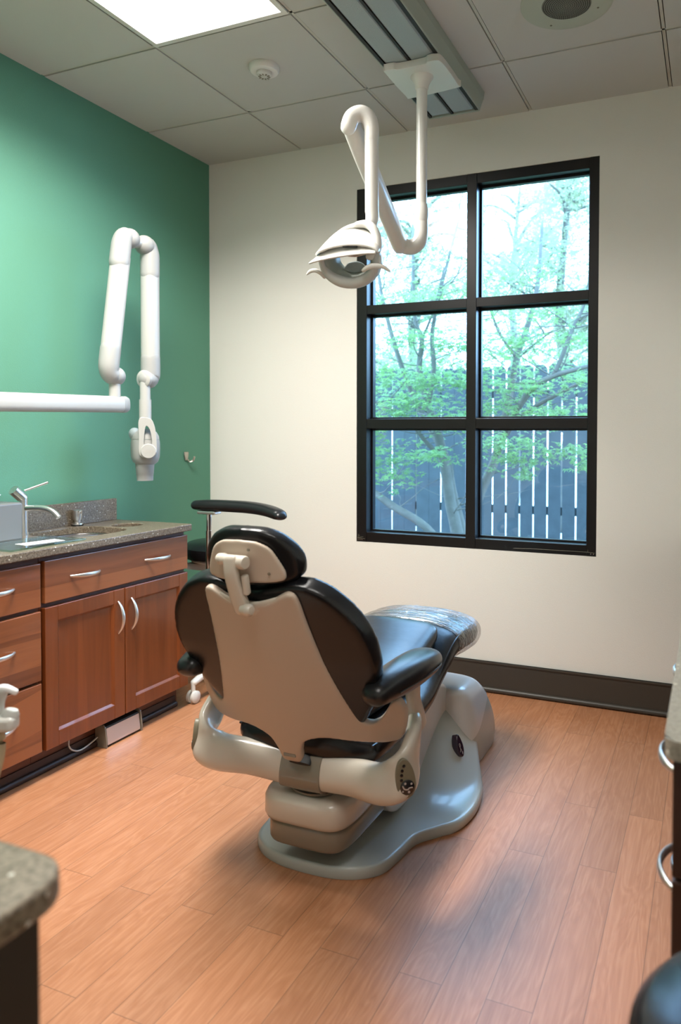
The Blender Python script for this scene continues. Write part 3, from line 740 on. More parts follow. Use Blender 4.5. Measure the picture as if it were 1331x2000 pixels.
def apply_cuts(o, cuts):
    for c in cuts:
        md = o.modifiers.new('b', 'BOOLEAN'); md.operation = 'DIFFERENCE'; md.solver = 'EXACT'; md.object = c
    dg = bpy.context.evaluated_depsgraph_get(); dg.update()
    nm = bpy.data.meshes.new_from_object(o.evaluated_get(dg)); old = o.data
    o.modifiers.clear(); o.data = nm; nm.name = old.name
cab_body = [o for o in bpy.data.objects if o.name.startswith('cabinet_body')][0]
top.modifiers.clear()
apply_cuts(top, cuts); apply_cuts(cab_body, cuts)
for c in cuts: bpy.data.objects.remove(c)
md = top.modifiers.new('bevel', 'BEVEL'); md.width = .004; md.segments = 3; md.limit_method = 'ANGLE'; md.angle_limit = .9
bm = B(); box(bm, 0.0005, .020, -2.6, -.713, ZT, .929); tag(build('backsplash', bm, 'counter', None, smooth=False, bevel=.002), 'brown speckled quartz backsplash strip standing on the worktop', 'backsplash')

t = thing('sink', 'undermounted stainless steel sink bowl in the worktop', 'sink', (.205, -1.105, ZT-.03))
bm = B(); rings = []
for sc, z in ((1.0, ZT-.031), (1.0, ZT-.036), (.985, ZT-.06), (.95, ZT-.125), (.86, ZT-.150), (.5, ZT-.156), (.12, ZT-.158)):
    rings.append([bm.verts.new((.205+(x-.205)*sc, -1.105+(y+1.105)*sc, z)) for x, y in SINK])
for i in range(len(rings)-1):
    for k in range(48): bm.faces.new((rings[i][k], rings[i][(k+1) % 48], rings[i+1][(k+1) % 48], rings[i+1][k]))
bm.faces.new(rings[-1])
o = build('sink_bowl', bm, 'steel', t); md = o.modifiers.new('s', 'SOLIDIFY'); md.thickness = .0015; md.offset = 1
bm = B(); lathe(bm, (.205, -1.105, ZT-.157), [(.03, 0), (.028, .003), (.012, .001)]); build('drain', bm, 'chrome', t)
t = tag(None or build('waste_chute', (lambda b: (lathe(b, (.215, -.852, ZT-.031), [(.0655, 0), (.0655, -.12), (.064, -.12), (.064, 0)], n=40), b)[1])(B()), 'rubber'), 'dark round waste drop chute set in the worktop', 'waste chute')

t = thing('faucet', 'brushed steel single lever faucet at the left end of the sink', 'faucet', (.090, -1.275, ZT))
bm = B(); lathe(bm, (.09, -1.275, ZT), [(.021, 0), (.021, .004), (.0185, .006), (.0185, .150)]); cyl(bm, (.09, -1.275, ZT), (.09, -1.275, ZT+.012), .0205); build('faucet_body', bm, 'steel', t)
bm = B(); ax = Vector((-.05, -.5, .85)).normalized(); 
cyl(bm, (.09, -1.272, ZT+.145), Vector((.09, -1.272, ZT+.145)) + Vector((-.1, -.72, .68)).normalized()*.055, .0195, .0205); ball(bm, (.09, -1.275, ZT+.148), .0185); build('faucet_cap', bm, 'steel', t)
bm = B(); cyl(bm, (.092, -1.268, ZT+.176), (.130, -1.19, ZT+.206), .0045, .005, n=12); build('lever', bm, 'steel', t)
bm = B(); sweep(bm, [(.10, -1.272, ZT+.108, .0115, .0115), (.14, -1.262, ZT+.110, .0115, .0115), (.18, -1.252, ZT+.109, .0115, .0115), (.215, -1.243, ZT+.097, .0115, .0115), (.240, -1.237, ZT+.074, .011, .011)], n=20); build('spout', bm, 'steel', t)

t = thing('soap_dispenser', 'small steel soap dispenser button behind the sink', 'soap dispenser', (.040, -.962, ZT))
bm = B(); lathe(bm, (.04, -.962, ZT), [(.025, 0), (.025, .006)]); build('gasket', bm, 'rubber', t)
bm = B(); lathe(bm, (.04, -.962, ZT), [(.023, .006), (.022, .011), (.0135, .015), (.0135, .026)]); build('dispenser_neck', bm, 'steel', t)
bm = B(); lathe(bm, (.04, -.962, ZT), [(.0175, .026), (.0195, .038), (.0195, .068), (.016, .070)]); cyl(bm, (.050, -.962, ZT+.060), (.064, -.966, ZT+.058), .005); build('pump_head', bm, 'steel', t)

t = thing('tissue_dispenser', 'grey metal tissue box cover with a tissue sticking out by the faucet', 'tissue box', (.15, -1.44, ZT))
def tb(y, z, h):  # rounded top
    pass
bm = B(); prof = [(-1.56, ZT)] + [(-1.56 + .025*(1-math.cos(a)), ZT+.118+.025*math.sin(a)) for a in [PI/2*k/6 for k in range(7)]] + [(-1.362+.012*math.sin(a)-.012, ZT+.143-.012+.012*math.cos(a)-.0) for a in [PI/2*k/6 for k in range(7)]] + [(-1.362, ZT)]
prism(bm, prof, .08, .20, lambda u, s, w: Vector((w, u, s))); build('tissue_cover', bm, 'tissue_case', t, bevel=.008, seg=4)
bm = B(); G = []
for i in range(9):
    row = []
    for j in range(9):
        a = i/8; b = j/8; ang = (a-.5)*2.4
        w = .038*(.35+.8*b)
        row.append(bm.verts.new((.14+.02*math.sin(3*a+2*b), -1.44 + math.sin(ang)*w + .012*math.sin(7*a)*b, ZT+.140 + .055*b*(.55+.45*math.sin(PI*a)) )))
    G.append(row)
for i in range(8):
    for j in range(8): bm.faces.new((G[i][j], G[i+1][j], G[i+1][j+1], G[i][j+1]))
o = build('tissue', bm, 'paper', t); o.modifiers.new('s', 'SOLIDIFY').thickness = .0012

t = thing('glass_tray', 'flat clear glass tray lying on the worktop in front of the tissue box', 'tray', (.33, -1.42, ZT))
bm = B(); mx = Matrix.Translation((.320, -1.425, ZT)) @ Matrix.Rotation(math.radians(0), 4, 'Z')
box(bm, -.105, .105, -.17, .15, .0008, .0075, mx); build('glass_plate', bm, 'tray', t, smooth=False, bevel=.002)
bm = B(); mx = Matrix.Translation((.36, -1.43, ZT+.0082)) @ Matrix.Rotation(math.radians(-8), 4, 'Z'); box(bm, -.03, .035, -.07, .08, 0, .0008, mx)
tag(build('paper_slip', bm, 'paper', smooth=False), 'white slip of paper lying on the glass tray', 'paper')

# toe-space dustpan grille and its cable
t = thing('toe_kick_step', 'brushed metal box in the toe space under the sink cabinet', 'toe kick box', (.41, -1.1, 0))
bm = B(); prof = [(.378, .001), (.428, .001), (.432, .018), (.424, .080), (.378, .086)]
prism(bm, prof, -1.190, -1.008, lambda u, s, w: Vector((u, w, s))); build('box_body', bm, 'body_dark', t, smooth=False, bevel=.003)
bm = B(); prism(bm, [(.4305, .010), (.4335, .010), (.4335, .018), (.4262, .074), (.4225, .074)], -1.186, -1.012, lambda u, s, w: Vector((u, w, s))); build('front_plate', bm, 'alu', t, smooth=False)
for y in (-1.197, -1.008):
    bm = B(); prism(bm, [(.378, .001), (.436, .001), (.438, .02), (.430, .082), (.42, .090), (.378, .090)], y, y+.006, lambda u, s, w: Vector((u, w, s))); build('end_plate', bm, 'plastic_grey', t, smooth=False, bevel=.001)
bm = B(); sweep(bm, [(.382, -1.32, .095, .003, .003), (.386, -1.33, .060, .003, .003), (.390, -1.315, .035, .003, .003), (.392, -1.28, .022, .003, .003), (.392, -1.23, .030, .003, .003), (.392, -1.198, .04, .003, .003)], n=8); tag(build('grey_cable', bm, 'white_joint'), 'grey cable looped in the toe space beside the metal box', 'cable')

# ================================================================== DENTAL CHAIR
X0 = 1.57
chair = thing('dental_chair', 'black dental patient chair with cream plastic back shell on a grey base', 'dental chair', (X0, -1.1, 0))
# base plate: skirt rising to a ridge
half = [(0, -1.60), (.08, -1.595), (.155, -1.570), (.208, -1.52), (.226, -1.44), (.240, -1.35), (.288, -1.285), (.335, -1.225), (.352, -1.12), (.338, -1.0), (.305, -.90), (.265, -.80), (.22, -.72), (.12, -.68), (0, -.67)]
hs = catmull(half, 5)
loop = [(u, y) for u, y in hs] + [(-u, y) for u, y in reversed(hs[1:-1])]
def sstep(a, b, x):
    t_ = min(1, max(0, (x-a)/(b-a))); return t_*t_*(3-2*t_)
def base_h(u, y, tt):
    rise = sstep(-1.30, -.84, y)*.215
    g = (1-sstep(.10, .345, abs(u)))**1.15
    rim = .034
    return rim + .010*(1-tt)*0 + rise*g
bm = B(); rings = []
for tt in (0., .12, .25, .38, .5, .6, .7, .8, .88, .94, .975):
    r_ = []
    for u, y in loop:
        cy = min(-.86, max(-1.42, y)); uu = u*tt; yy = cy + (y-cy)*tt
        r_.append(bm.verts.new((X0+uu, yy, base_h(uu, yy, tt))))
    rings.append(r_)
for tt, z in ((.992, .030), (1.0, .020), (1.0, .008), (.99, .001)):
    rings.append([bm.verts.new((X0+u*tt, min(-.86, max(-1.42, y)) + (y-min(-.86, max(-1.42, y)))*tt, z)) for u, y in loop])
nL = len(loop)
for i in range(len(rings)-1):
    for k in range(nL): bm.faces.new((rings[i][k], rings[i][(k+1) % nL], rings[i+1][(k+1) % nL], rings[i+1][k]))
bm.faces.new(rings[-1])
bmesh.ops.remove_doubles(bm, verts=bm.verts, dist=.0002)
build('base_plate', bm, 'base_plastic', chair, sharp=1.2)
# front pedestal, two tones
def ped(name, m, upper, grow):
    bm = B(); secs = []
    tab = [(0, .250, -.85, -.480), (.04, .256, -.85, -.475), (.10, .256, -.85, -.490), (.16, .249, -.85, -.520), (.22, .236, -.85, -.565), (.26, .225, -.85, -.61), (.285, .208, -.848, -.64), (.298, .175, -.835, -.67), (.302, .10, -.80, -.72)]
    for z, a, ya, yb in catmull(tab, 4):
        secs.append(((X0, (ya+yb)/2, z), (1, 0, 0), (0, 1, 0), a+grow, (yb-ya)/2+grow, 5.0))
    loft(bm, secs, n=64)
    nrm = Vector((0, -.50, 1)).normalized()
    bmesh.ops.bisect_plane(bm, geom=bm.verts[:]+bm.edges[:]+bm.faces[:], plane_co=(X0, -.80, .115), plane_no=nrm, clear_inner=upper, clear_outer=not upper)
    return build(name, bm, m, chair, sharp=.9)
ped('pedestal_skirt', 'base_plastic', False, 0)
ped('pedestal_cover', 'ped_plastic', True, .0025)
# lift link enclosure
bm = B(); out = catmull_closed([(-1.22, .045), (-1.33, .075), (-1.34, .15), (-1.22, .26), (-1.05, .335), (-.90, .335), (-.81, .285), (-.755, .19), (-.80, .10), (-1.0, .06)], 4)
prism(bm, out, -.150, .150, lambda u, s, w: Vector((X0+w, u, s))); build('lift_link_cover', bm, 'ped_plastic', chair, bevel=.012, seg=4)
# rear casting
def rbox(name, x0, x1, y0, y1, z0, z1, r, m, parent, e=5.5, n=48, top=.012):
    bm = B(); cx, cy = (x0+x1)/2, (y0+y1)/2; a, b = (x1-x0)/2, (y1-y0)/2
    loft(bm, [((cx, cy, z), (1, 0, 0), (0, 1, 0), a-i, b-i, e) for z, i in ((z0, top), (z0+top*.3, top*.3), (z0+top, 0), (z1-top, 0), (z1-top*.3, top*.3), (z1, top))], n=n)
    return build(name, bm, m, parent, sharp=.8)
rbox('rear_skirt', X0-.127, X0+.135, -1.626, -1.16, .082, .150, .03, 'plastic_grey', chair)
rbox('rear_housing', X0-.138, X0+.143, -1.638, -1.15, .146, .226, .03, 'plastic', chair, top=.018)
bm = B(); lathe(bm, (X0+.012, -1.53, .215), [(.072, 0), (.078, .014), (.078, .026), (.066, .045), (.060, .08)]); build('swivel_drum', bm, 'rubber', chair)
bm = B(); lathe(bm, (X0+.012, -1.53, .230), [(.083, 0), (.083, .006)]); build('swivel_ring', bm, 'plastic_grey', chair)
bm = B(); box(bm, X0-.11, X0+.11, -1.50, -1.0, .26, .34); build('seat_carriage', bm, 'rubber', chair, bevel=.01, smooth=False)
# U-shaped arm frame
def U(s):
    return [(X0+s*.306, -1.530, .462, .018, .020), (X0+s*.314, -1.550, .448, .020, .030), (X0+s*.319, -1.580, .415, .021, .042), (X0+s*.318, -1.615, .372, .023, .053), (X0+s*.300, -1.640, .340, .030, .056), (X0+s*.255, -1.640, .320, .036, .052), (X0+s*.17, -1.615, .311, .038, .049), (X0+s*.08, -1.594, .299, .038, .051)]
path = U(-1) + [(X0, -1.588, .292, .038, .052)] + list(reversed(U(1)))
bm = B(); sweep(bm, path, up=(0, .25, 1), n=28, e=2.5, caps='round', sub=5)
bake('arm_frame', bm, 'plastic', chair, voxel=.006, it=5)
bm = B(); sweep(bm, [(X0-.062, -1.5915, .2945, .041, .0545), (X0+.005, -1.588, .292, .042, .0555), (X0+.070, -1.592, .295, .041, .0545)], up=(0, .25, 1), n=28, e=2.6, smooth_path=False)
build('frame_clamp', bm, 'plastic_grey', chair, bevel=.002, sharp=.8)
bm = B(); sweep(bm, [(X0+.004, -1.600, .340, .030, .010), (X0+.004, -1.628, .325, .034, .006)], up=(0, 0, 1), n=20, smooth_path=False); build('clamp_hole_shade', bm, 'rubber', chair)  # black block standing in for the shade inside the clamp's hole
# keypads on both ends of the frame
def keypad(c, zax, xax):
    mx = frame_mx(c, xax, zax)
    tear = [(0, .052), (.013, .044), (.022, .024), (.026, 0), (.025, -.024), (.015, -.042), (0, -.048), (-.015, -.042), (-.025, -.024), (-.026, 0), (-.022, .024), (-.013, .044)]
    bm = B(); prism(bm, catmull_closed(tear, 3), -.010, .004, lambda u, s, w: mx @ Vector((u, s, w))); k = build('keypad', bm, 'oval', chair, bevel=.002, seg=3)
    bm = B(); lathe(bm, mx @ Vector((.001, -.020, .004)), [(.019, 0), (.019, .002), (.017, .0035), (0, .0038)], axis=zax); build('dial', bm, 'dial', k)
    bm = B()
    for q, (u, s) in enumerate(((-.011, .001), (-.009, .013), (-.006, .024), (.0, .035))): lathe(bm, mx @ Vector((u-.001, s, .004)), [(.0042, 0), (.0042, .0008), (.0026, .001)], axis=zax, n=12)
    build('key', bm, 'dial', k)
    bm = B(); pts = [(-.012, -.012), (-.008, -.021), (0, -.024), (.006, -.021), (.014, -.022)]
    sweep(bm, [(*(mx @ Vector((u, s, .0085))), .0016, .0005) for u, s in pts], up=zax, n=8)
    for u, s, r1 in ((-.004, -.008, .003), (.012, -.012, .0028), (-.013, -.026, .0022), (.003, -.031, .0032)): lathe(bm, mx @ Vector((u, s, .0078)), [(r1, 0), (r1, .0006)], axis=zax, n=12)
    build('dial_marking', bm, 'silver_mark', k)
keypad((X0+.331, -1.652, .352), (.66, -.75, .06), (.75, .66, .12))
keypad((X0-.339, -1.640, .350), (-.90, -.43, .05), (.43, -.90, .0))

# seat, leg rest
def cushion_rows(rows, e=2.6, n=36):
    bm = B()
    rr = catmull(rows, 4)
    loft(bm, [((X0, y, (zt+zb)/2), (1, 0, 0), (0, 0, 1), hw, (zt-zb)/2, e) for y, hw, zt, zb in rr], n=n); return bm
rows = [(-1.612, .16, .385, .350), (-1.600, .205, .415, .325), (-1.57, .228, .432, .316), (-1.46, .235, .438, .315), (-1.30, .232, .435, .315), (-1.17, .225, .445, .325), (-1.07, .215, .475, .345), (-.98, .215, .520, .375), (-.90, .215, .548, .405), (-.80, .222, .548, .412), (-.70, .220, .542, .405), (-.63, .20, .528, .412), (-.592, .16, .508, .425), (-.580, .08, .490, .445)]
build('seat_cushion', cushion_rows(rows), 'leather', chair, sharp=None)
rows = [(-1.62, .11, .470, .42), (-1.58, .16, .500, .42), (-1.40, .178, .512, .42), (-1.20, .180, .532, .44), (-1.06, .176, .560, .48), (-.985, .168, .575, .50), (-.955, .145, .572, .52), (-.945, .10, .562, .53)]
build('thigh_pad', cushion_rows(rows, 3.2), 'leather_pad', chair, sharp=None)
for s in (1, -1):
    bm = B(); sweep(bm, [(X0+s*.212, -1.60, .395, .0035, .0035), (X0+s*.226, -1.45, .392, .0035, .0035), (X0+s*.224, -1.30, .388, .0035, .0035), (X0+s*.216, -1.17, .398, .0035, .0035), (X0+s*.207, -1.07, .430, .0035, .0035), (X0+s*.206, -.98, .474, .0035, .0035), (X0+s*.208, -.90, .504, .0035, .0035), (X0+s*.209, -.80, .515, .0035, .0035), (X0+s*.205, -.70, .512, .0035, .0035)], n=8)
    build('piping', bm, 'leather_pad', chair)
rows = [(-.885, .221, .556, .400), (-.86, .226, .560, .400), (-.80, .233, .560, .400), (-.70, .232, .554, .393), (-.63, .212, .540, .400), (-.585, .17, .518, .415), (-.570, .09, .498, .438)]
bm = B(); rr = catmull(rows, 10)
loft(bm, [((X0, y, (zt+zb)/2), (1, 0, 0), (0, 0, 1), hw+.0016*math.sin(90*y+3*math.sin(40*y)), (zt-zb)/2+.0022*math.sin(120*y+2*math.sin(55*y)), 2.6) for y, hw, zt, zb in rr], n=64)
o = build('plastic_toe_cover', bm, 'wrap', chair, sharp=None); o['label'] = 'wrinkled clear plastic cover over the foot end'

# back rest
QB = Vector((X0, -1.66, .37)); TB = Vector((0, -.3987, .9171)); NB = Vector((0, -.9171, -.3987))
def br(u, s, w): 
    w2 = w - .95*u*u; return QB + Vector((u, 0, 0)) + TB*s + NB*w2
def mirror(h): return h + [(-u, s) for u, s in reversed(h) if abs(u) > 1e-6]
def slab(bm, outline, w0, w1, sub=4):
    prism(bm, catmull_closed(outline, sub) if sub else outline, w0, w1, lambda u, s, w: Vector((u, s, w)))
ph = [(0, .488), (.05, .494), (.088, .512), (.110, .522), (.128, .516), (.136, .490), (.141, .44), (.151, .37), (.163, .30), (.179, .23), (.198, .165), (.214, .122), (.234, .104), (.258, .110), (.276, .132), (.292, .156), (.308, .160), (.320, .125), (.314, .07), (.298, .036), (.262, .034), (.20, .050), (.13, .068), (.085, .066), (.052, .050), (.037, .018), (.031, -.012), (.024, -.024), (0, -.026)]
bm = B(); slab(bm, mirror(ph), -.012, .012)
bake('back_shell', bm, 'plastic_shell', chair, voxel=.0045, it=4, fn=br)
bm = B(); box(bm, X0-.018, X0+.018, -1.674, -1.668, .362, .370); build('shell_latch', bm, 'plastic_grey', chair, smooth=False)
ch = [(0, .515), (.07, .526), (.13, .536), (.18, .528), (.232, .495), (.280, .435), (.304, .365), (.306, .30), (.292, .235), (.268, .175), (.240, .125), (.222, .098), (.205, .105), (.17, .14), (.0, .12)]
def cushion(u, s, w):
    # puffed rear and front faces
    return QB + Vector((u, 0, 0)) + TB*s + NB*(w - .10*u*u - .30*max(0, .32-s)*abs(u))
bm = B(); ch = [(u*.968, s_) for u, s_ in ch]
bm.free(); bm = B(); slab(bm, mirror(ch), -.072, -.014)
bake('back_cushion', bm, 'leather', chair, voxel=.007, it=22, fac=.6, fn=cushion)
bm = B()   # gutter between shoulders of the shell for the head rest bar
sweep(bm, [(-.085, .500, .004, .012, .005), (0, .470, .006, .024, .007), (.085, .500, .004, .012, .005)], up=(0, 0, 1), n=16)
for v in bm.verts: v.co = br(*v.co)
build('shell_lip', bm, 'plastic', chair)
# head rest
TH = Vector((0, -.20, .98)).normalized(); NH = Vector((0, -.98, -.20)).normalized(); QH = Vector((X0-.004, -1.882, .922))
def hr(u, s, w): return QH + Vector((u, 0, 0)) + TH*s + NH*(w - 1.6*u*u)
hp = [(0, .056), (.045, .053), (.078, .036), (.098, .004), (.110, -.026), (.108, -.042), (.09, -.048), (0, -.052)]
bm = B(); slab(bm, mirror(hp), -.006, .006); bake('head_rest_shell', bm, 'plastic_shell', chair, voxel=.004, it=4, fn=hr)
hc = [(0, .080), (.055, .076), (.100, .054), (.130, .018), (.139, -.018), (.126, -.052), (.06, -.064), (0, -.066)]
bm = B(); slab(bm, mirror(hc), -.054, -.010)
bake('head_rest_cushion', bm, 'leather', chair, voxel=.005, it=22, fac=.6, fn=hr)
for u, s in ((.03, .035), (.075, -.025)):
    bm = B(); cyl(bm, hr(u, s, .007), hr(u, s, .0095), .0035, n=12); build('shell_screw', bm, 'plastic_grey', chair)
bm = B()
sweep(bm, [(*hr(-.006, .018, .030), .018, .010), (*hr(-.004, -.02, .036), .018, .010), (*hr(.0, -.07, .030), .020, .011), (*hr(.004, -.115, .020), .022, .012)], up=NH, n=20, e=4, caps='round')
build('head_rest_bar', bm, 'plastic', chair)
bm = B(); cyl(bm, hr(-.040, .014, .026), hr(.032, .014, .026), .0125); cyl(bm, hr(-.052, .010, .018), hr(-.030, .014, .022), .014); build('pivot_barrel', bm, 'plastic', chair, bevel=.003)
bm = B(); lathe(bm, hr(.020, .012, .030), [(.0165, 0), (.0165, .014), (.014, .018), (0, .019)], axis=(1, -.2, 0)); build('pivot_knob', bm, 'plastic', chair)
bm = B(); box(bm, -.008, .008, -.009, .009, -.026, .026, frame_mx(hr(.026, -.045, .028), (1, 0, 0), TH)); build('release_lever', bm, 'plastic', chair, bevel=.006, seg=3)
bm = B(); lathe(bm, hr(.010, -.108, .030), [(.013, 0), (.015, .014), (.015, .024), (.010, .030), (0, .031)], axis=(1, -.2, 0)); build('adjustment_knob', bm, 'plastic', chair)

# arm rests
def armrest(s):
    bm = B()
    sweep(bm, [(X0+s*.285, -1.730, .590, .036, .029), (X0+s*.288, -1.68, .595, .046, .037), (X0+s*.300, -1.59, .600, .053, .040), (X0+s*.300, -1.49, .596, .052, .039), (X0+s*.293, -1.41, .586, .046, .033), (X0+s*.286, -1.375, .576, .036, .021)], n=32, e=2.4, caps='round')
    a = build('arm_rest', bm, 'leather_pad', chair, sharp=None)
    bm = B(); sweep(bm, [(X0+s*.333, -1.69, .587, .002, .002), (X0+s*.3545, -1.58, .592, .002, .002), (X0+s*.3545, -1.47, .590, .002, .002), (X0+s*.338, -1.41, .580, .002, .002)], n=6); build('piping', bm, 'leather_pad', a)
    bm = B(); sweep(bm, [(X0+s*.300, -1.53, .562, .018, .028), (X0+s*.300, -1.525, .51, .016, .026), (X0+s*.300, -1.50, .455, .018, .030), (X0+s*.302, -1.49, .425, .018, .03)], up=(0, 1, 0), n=20, e=3); build('arm_bracket', bm, 'plastic', chair)
armrest(1); armrest(-1)
# badge on the base
BC = Vector((X0+.232, -.935, .135)); 
mx = frame_mx(BC, (.28, .96, -.1), (.90, -.25, .36))
tear = [(0, .040), (.010, .026), (.0165, .004), (.0165, -.016), (.010, -.032), (0, -.037), (-.010, -.032), (-.0165, -.016), (-.0165, .004), (-.010, .026)]
bm = B(); prism(bm, catmull_closed(tear, 4), -.02, .006, lambda u, s, w: mx @ Vector((u, s, w))); bd = build('badge', bm, 'badge', chair, bevel=.004, seg=3)
bm = B(); sweep(bm, [(*(mx @ Vector((u, s, .0068))), .0009, .0005) for u, s in ((-.008, -.020), (-.004, -.010), (-.007, .004), (-.003, .008), (-.001, .002), (-.005, -.006), (.0, -.014), (.002, -.028), (.005, -.020))], up=mx.to_3x3() @ Vector((0, 0, 1)), n=6)
build('badge_monogram', bm, 'silver_mark', bd)

# ================================================================== ASSISTANT STOOL behind the chair
SC = Vector((.425, -.42, 0))
t = thing('assistant_stool', 'black assistant stool with raised curved arm pad and white castor legs', 'stool', tuple(SC))
bm = B(); cyl(bm, (SC.x, SC.y, .10), (SC.x, SC.y, .40), .026); cyl(bm, (SC.x, SC.y, .38), (SC.x, SC.y, .618), .017); build('gas_column', bm, 'chrome', t)
for k in range(5):
    a = math.radians(-90 + 72*k); dx, dy = math.cos(a), math.sin(a)
    bm = B(); sweep(bm, [(SC.x+dx*.02, SC.y+dy*.02, .125, .022, .020), (SC.x+dx*.14, SC.y+dy*.14, .115, .019, .016), (SC.x+dx*.245, SC.y+dy*.245, .092, .016, .012)], n=16, e=3, caps='round')
    lg = build('leg', bm, 'white', t)
    c = Vector((SC.x+dx*.25, SC.y+dy*.25, 0))
    bm = B(); cyl(bm, (c.x, c.y, .09), (c.x, c.y, .052), .010, n=14)
    perp = Vector((-dy, dx, 0))
    for s in (-1, 1): lathe(bm, c + perp*s*.006 + Vector((0, 0, .029)), [(.0285, 0), (.0285, .012), (.020, .018), (.0, .019)], axis=perp*s, n=24)
    build('castor', bm, 'white', lg)
    bm = B(); 
    for s in (-1, 1): lathe(bm, c + perp*s*.008 + Vector((0, 0, .025)), [(.0245, 0), (.0245, .007)], axis=perp*s, n=24)
    build('castor_tyre', bm, 'rubber', lg)
bm = B(); lathe(bm, (SC.x, SC.y, .630), [(.17, .0), (.195, .012), (.205, .035), (.203, .060), (.180, .080), (.10, .088), (.001, .09)], n=48); build('seat', bm, 'leather', t)
bm = B(); lathe(bm, (SC.x, SC.y, .616), [(.10, 0), (.165, .006), (.17, .016)], n=40); box(bm, SC.x-.12, SC.x+.02, SC.y-.15, SC.y-.05, .590, .619); build('seat_pan', bm, 'white_joint', t)
bm = B(); sweep(bm, [(.46, -.48, .596, .012, .008), (.475, -.58, .590, .012, .008), (.480, -.620, .60, .012, .009), (.480, -.622, .65, .012, .012)], n=12); cyl(bm, (.480, -.622, .60), (.480, -.622, .79), .0155); cyl(bm, (.480, -.622, .79), (.480, -.622, .875), .0125); build('arm_post', bm, 'chrome', t)
bm = B(); box(bm, .430, .530, -.647, -.597, .866, .881); build('arm_mount', bm, 'alu', t, bevel=.004, smooth=False)
bm = B(); sweep(bm, [(.412, -.625, .905, .028, .022), (.48, -.622, .906, .034, .026), (.57, -.615, .906, .036, .027), (.69, -.612, .904, .036, .027), (.79, -.622, .896, .036, .026), (.865, -.645, .884, .034, .024), (.888, -.658, .878, .028, .018)], n=28, e=2.3, caps='round'); build('arm_pad', bm, 'leather_pad', t)

# ================================================================== NEAR FURNITURE
# worktop end, lower left of the picture
t = thing('peninsula_cabinet', 'dark laminate cabinet under the near left worktop end', 'cabinet', (1.7, -3.1, 0))
bm = B(); box(bm, 1.35, 2.056, -3.32, -2.866, .09, .803); build('cabinet_body', bm, 'body_dark', t, smooth=False, bevel=.002)
bm = B(); box(bm, 1.37, 2.0, -3.30, -2.93, 0, .09); build('toe_kick', bm, 'cove', t, smooth=False)
def arc(cx, cy, r, a0, a1, n=8): return [(cx + r*math.cos(math.radians(a0+(a1-a0)*k/n)), cy + r*math.sin(math.radians(a0+(a1-a0)*k/n))) for k in range(n+1)]
bm = B(); prism(bm, [(1.33, -3.34), (2.078, -3.34)] + arc(2.033, -2.884, .045, 0, 90) + [(1.33, -2.839)], .804, .83, lambda u, s, w: Vector((u, s, w)))
tag(build('peninsula_worktop', bm, 'counter', smooth=False, bevel=.004), 'rounded corner of a grey speckled worktop at lower left', 'countertop')
# right cabinet run
t = thing('drawer_base_cabinet', 'wood drawer cabinet along the right wall with shadow in its colour', 'cabinet', (2.87, -1.3, 0))
bm = B(); box(bm, 2.592, XR-.002, -2.325, -.03, .10, .803); build('cabinet_body', bm, 'wood_shaded', t, smooth=False)
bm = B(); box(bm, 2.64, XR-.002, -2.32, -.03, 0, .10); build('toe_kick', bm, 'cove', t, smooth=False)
for y0, y1 in ((-2.325, -1.90), (-1.895, -1.45)):
    for z0, z1, zh in ((.640, .795, .722), (.455, .635, .540), (.110, .45, .30)):
        d = slab_front('drawer_front', y0, y1, z0, z1, 'wood_shaded', t, x=2.573, th=.019, sgn=-1)
        c = (y0+y1)/2-.005; bm = B(); pull(bm, (2.573, c-.068, zh), (2.573, c+.068, zh), (-.027, 0, 0), .0055); build('drawer_pull', bm, 'alu', d)
bm = B(); prism(bm, [(2.562, -.02), (2.562, -2.325)] + arc(2.582, -2.322, .020, 180, 270, 6) + [(XR-.001, -2.342), (XR-.001, -.02)], .804, .83, lambda u, s, w: Vector((u, s, w)))
tag(build('side_worktop', bm, 'counter_r', smooth=False, bevel=.004), 'pale speckled worktop along the right wall above the drawers', 'countertop')
# stool seat at lower right
OC = Vector((2.738, -2.562, 0))
t = thing('operator_stool', 'round black vinyl stool at the lower right in front of the drawers', 'stool', tuple(OC))
bm = B(); lathe(bm, (OC.x, OC.y, .562), [(.160, 0), (.188, .012), (.197, .036), (.195, .056), (.177, .076), (.12, .086), (.001, .09)], n=64); build('seat', bm, 'leather', t)
bm = B(); cyl(bm, (OC.x, OC.y, .10), (OC.x, OC.y, .563), .024); build('gas_column', bm, 'chrome', t)
for k in range(5):
    a = math.radians(20+72*k); dx, dy = math.cos(a), math.sin(a)
    bm = B(); sweep(bm, [(OC.x+dx*.02, OC.y+dy*.02, .12, .02, .018), (OC.x+dx*.20, OC.y+dy*.20, .09, .016, .012)], n=12, caps='round'); lg = build('leg', bm, 'rubber', t)
    c = Vector((OC.x+dx*.20, OC.y+dy*.20, .027)); bm = B(); lathe(bm, c - Vector((-dy, dx, 0))*.016, [(.027, 0), (.027, .032)], axis=(-dy, dx, 0)); cyl(bm, c, c+Vector((0, 0, .06)), .008); build('castor', bm, 'rubber', lg)

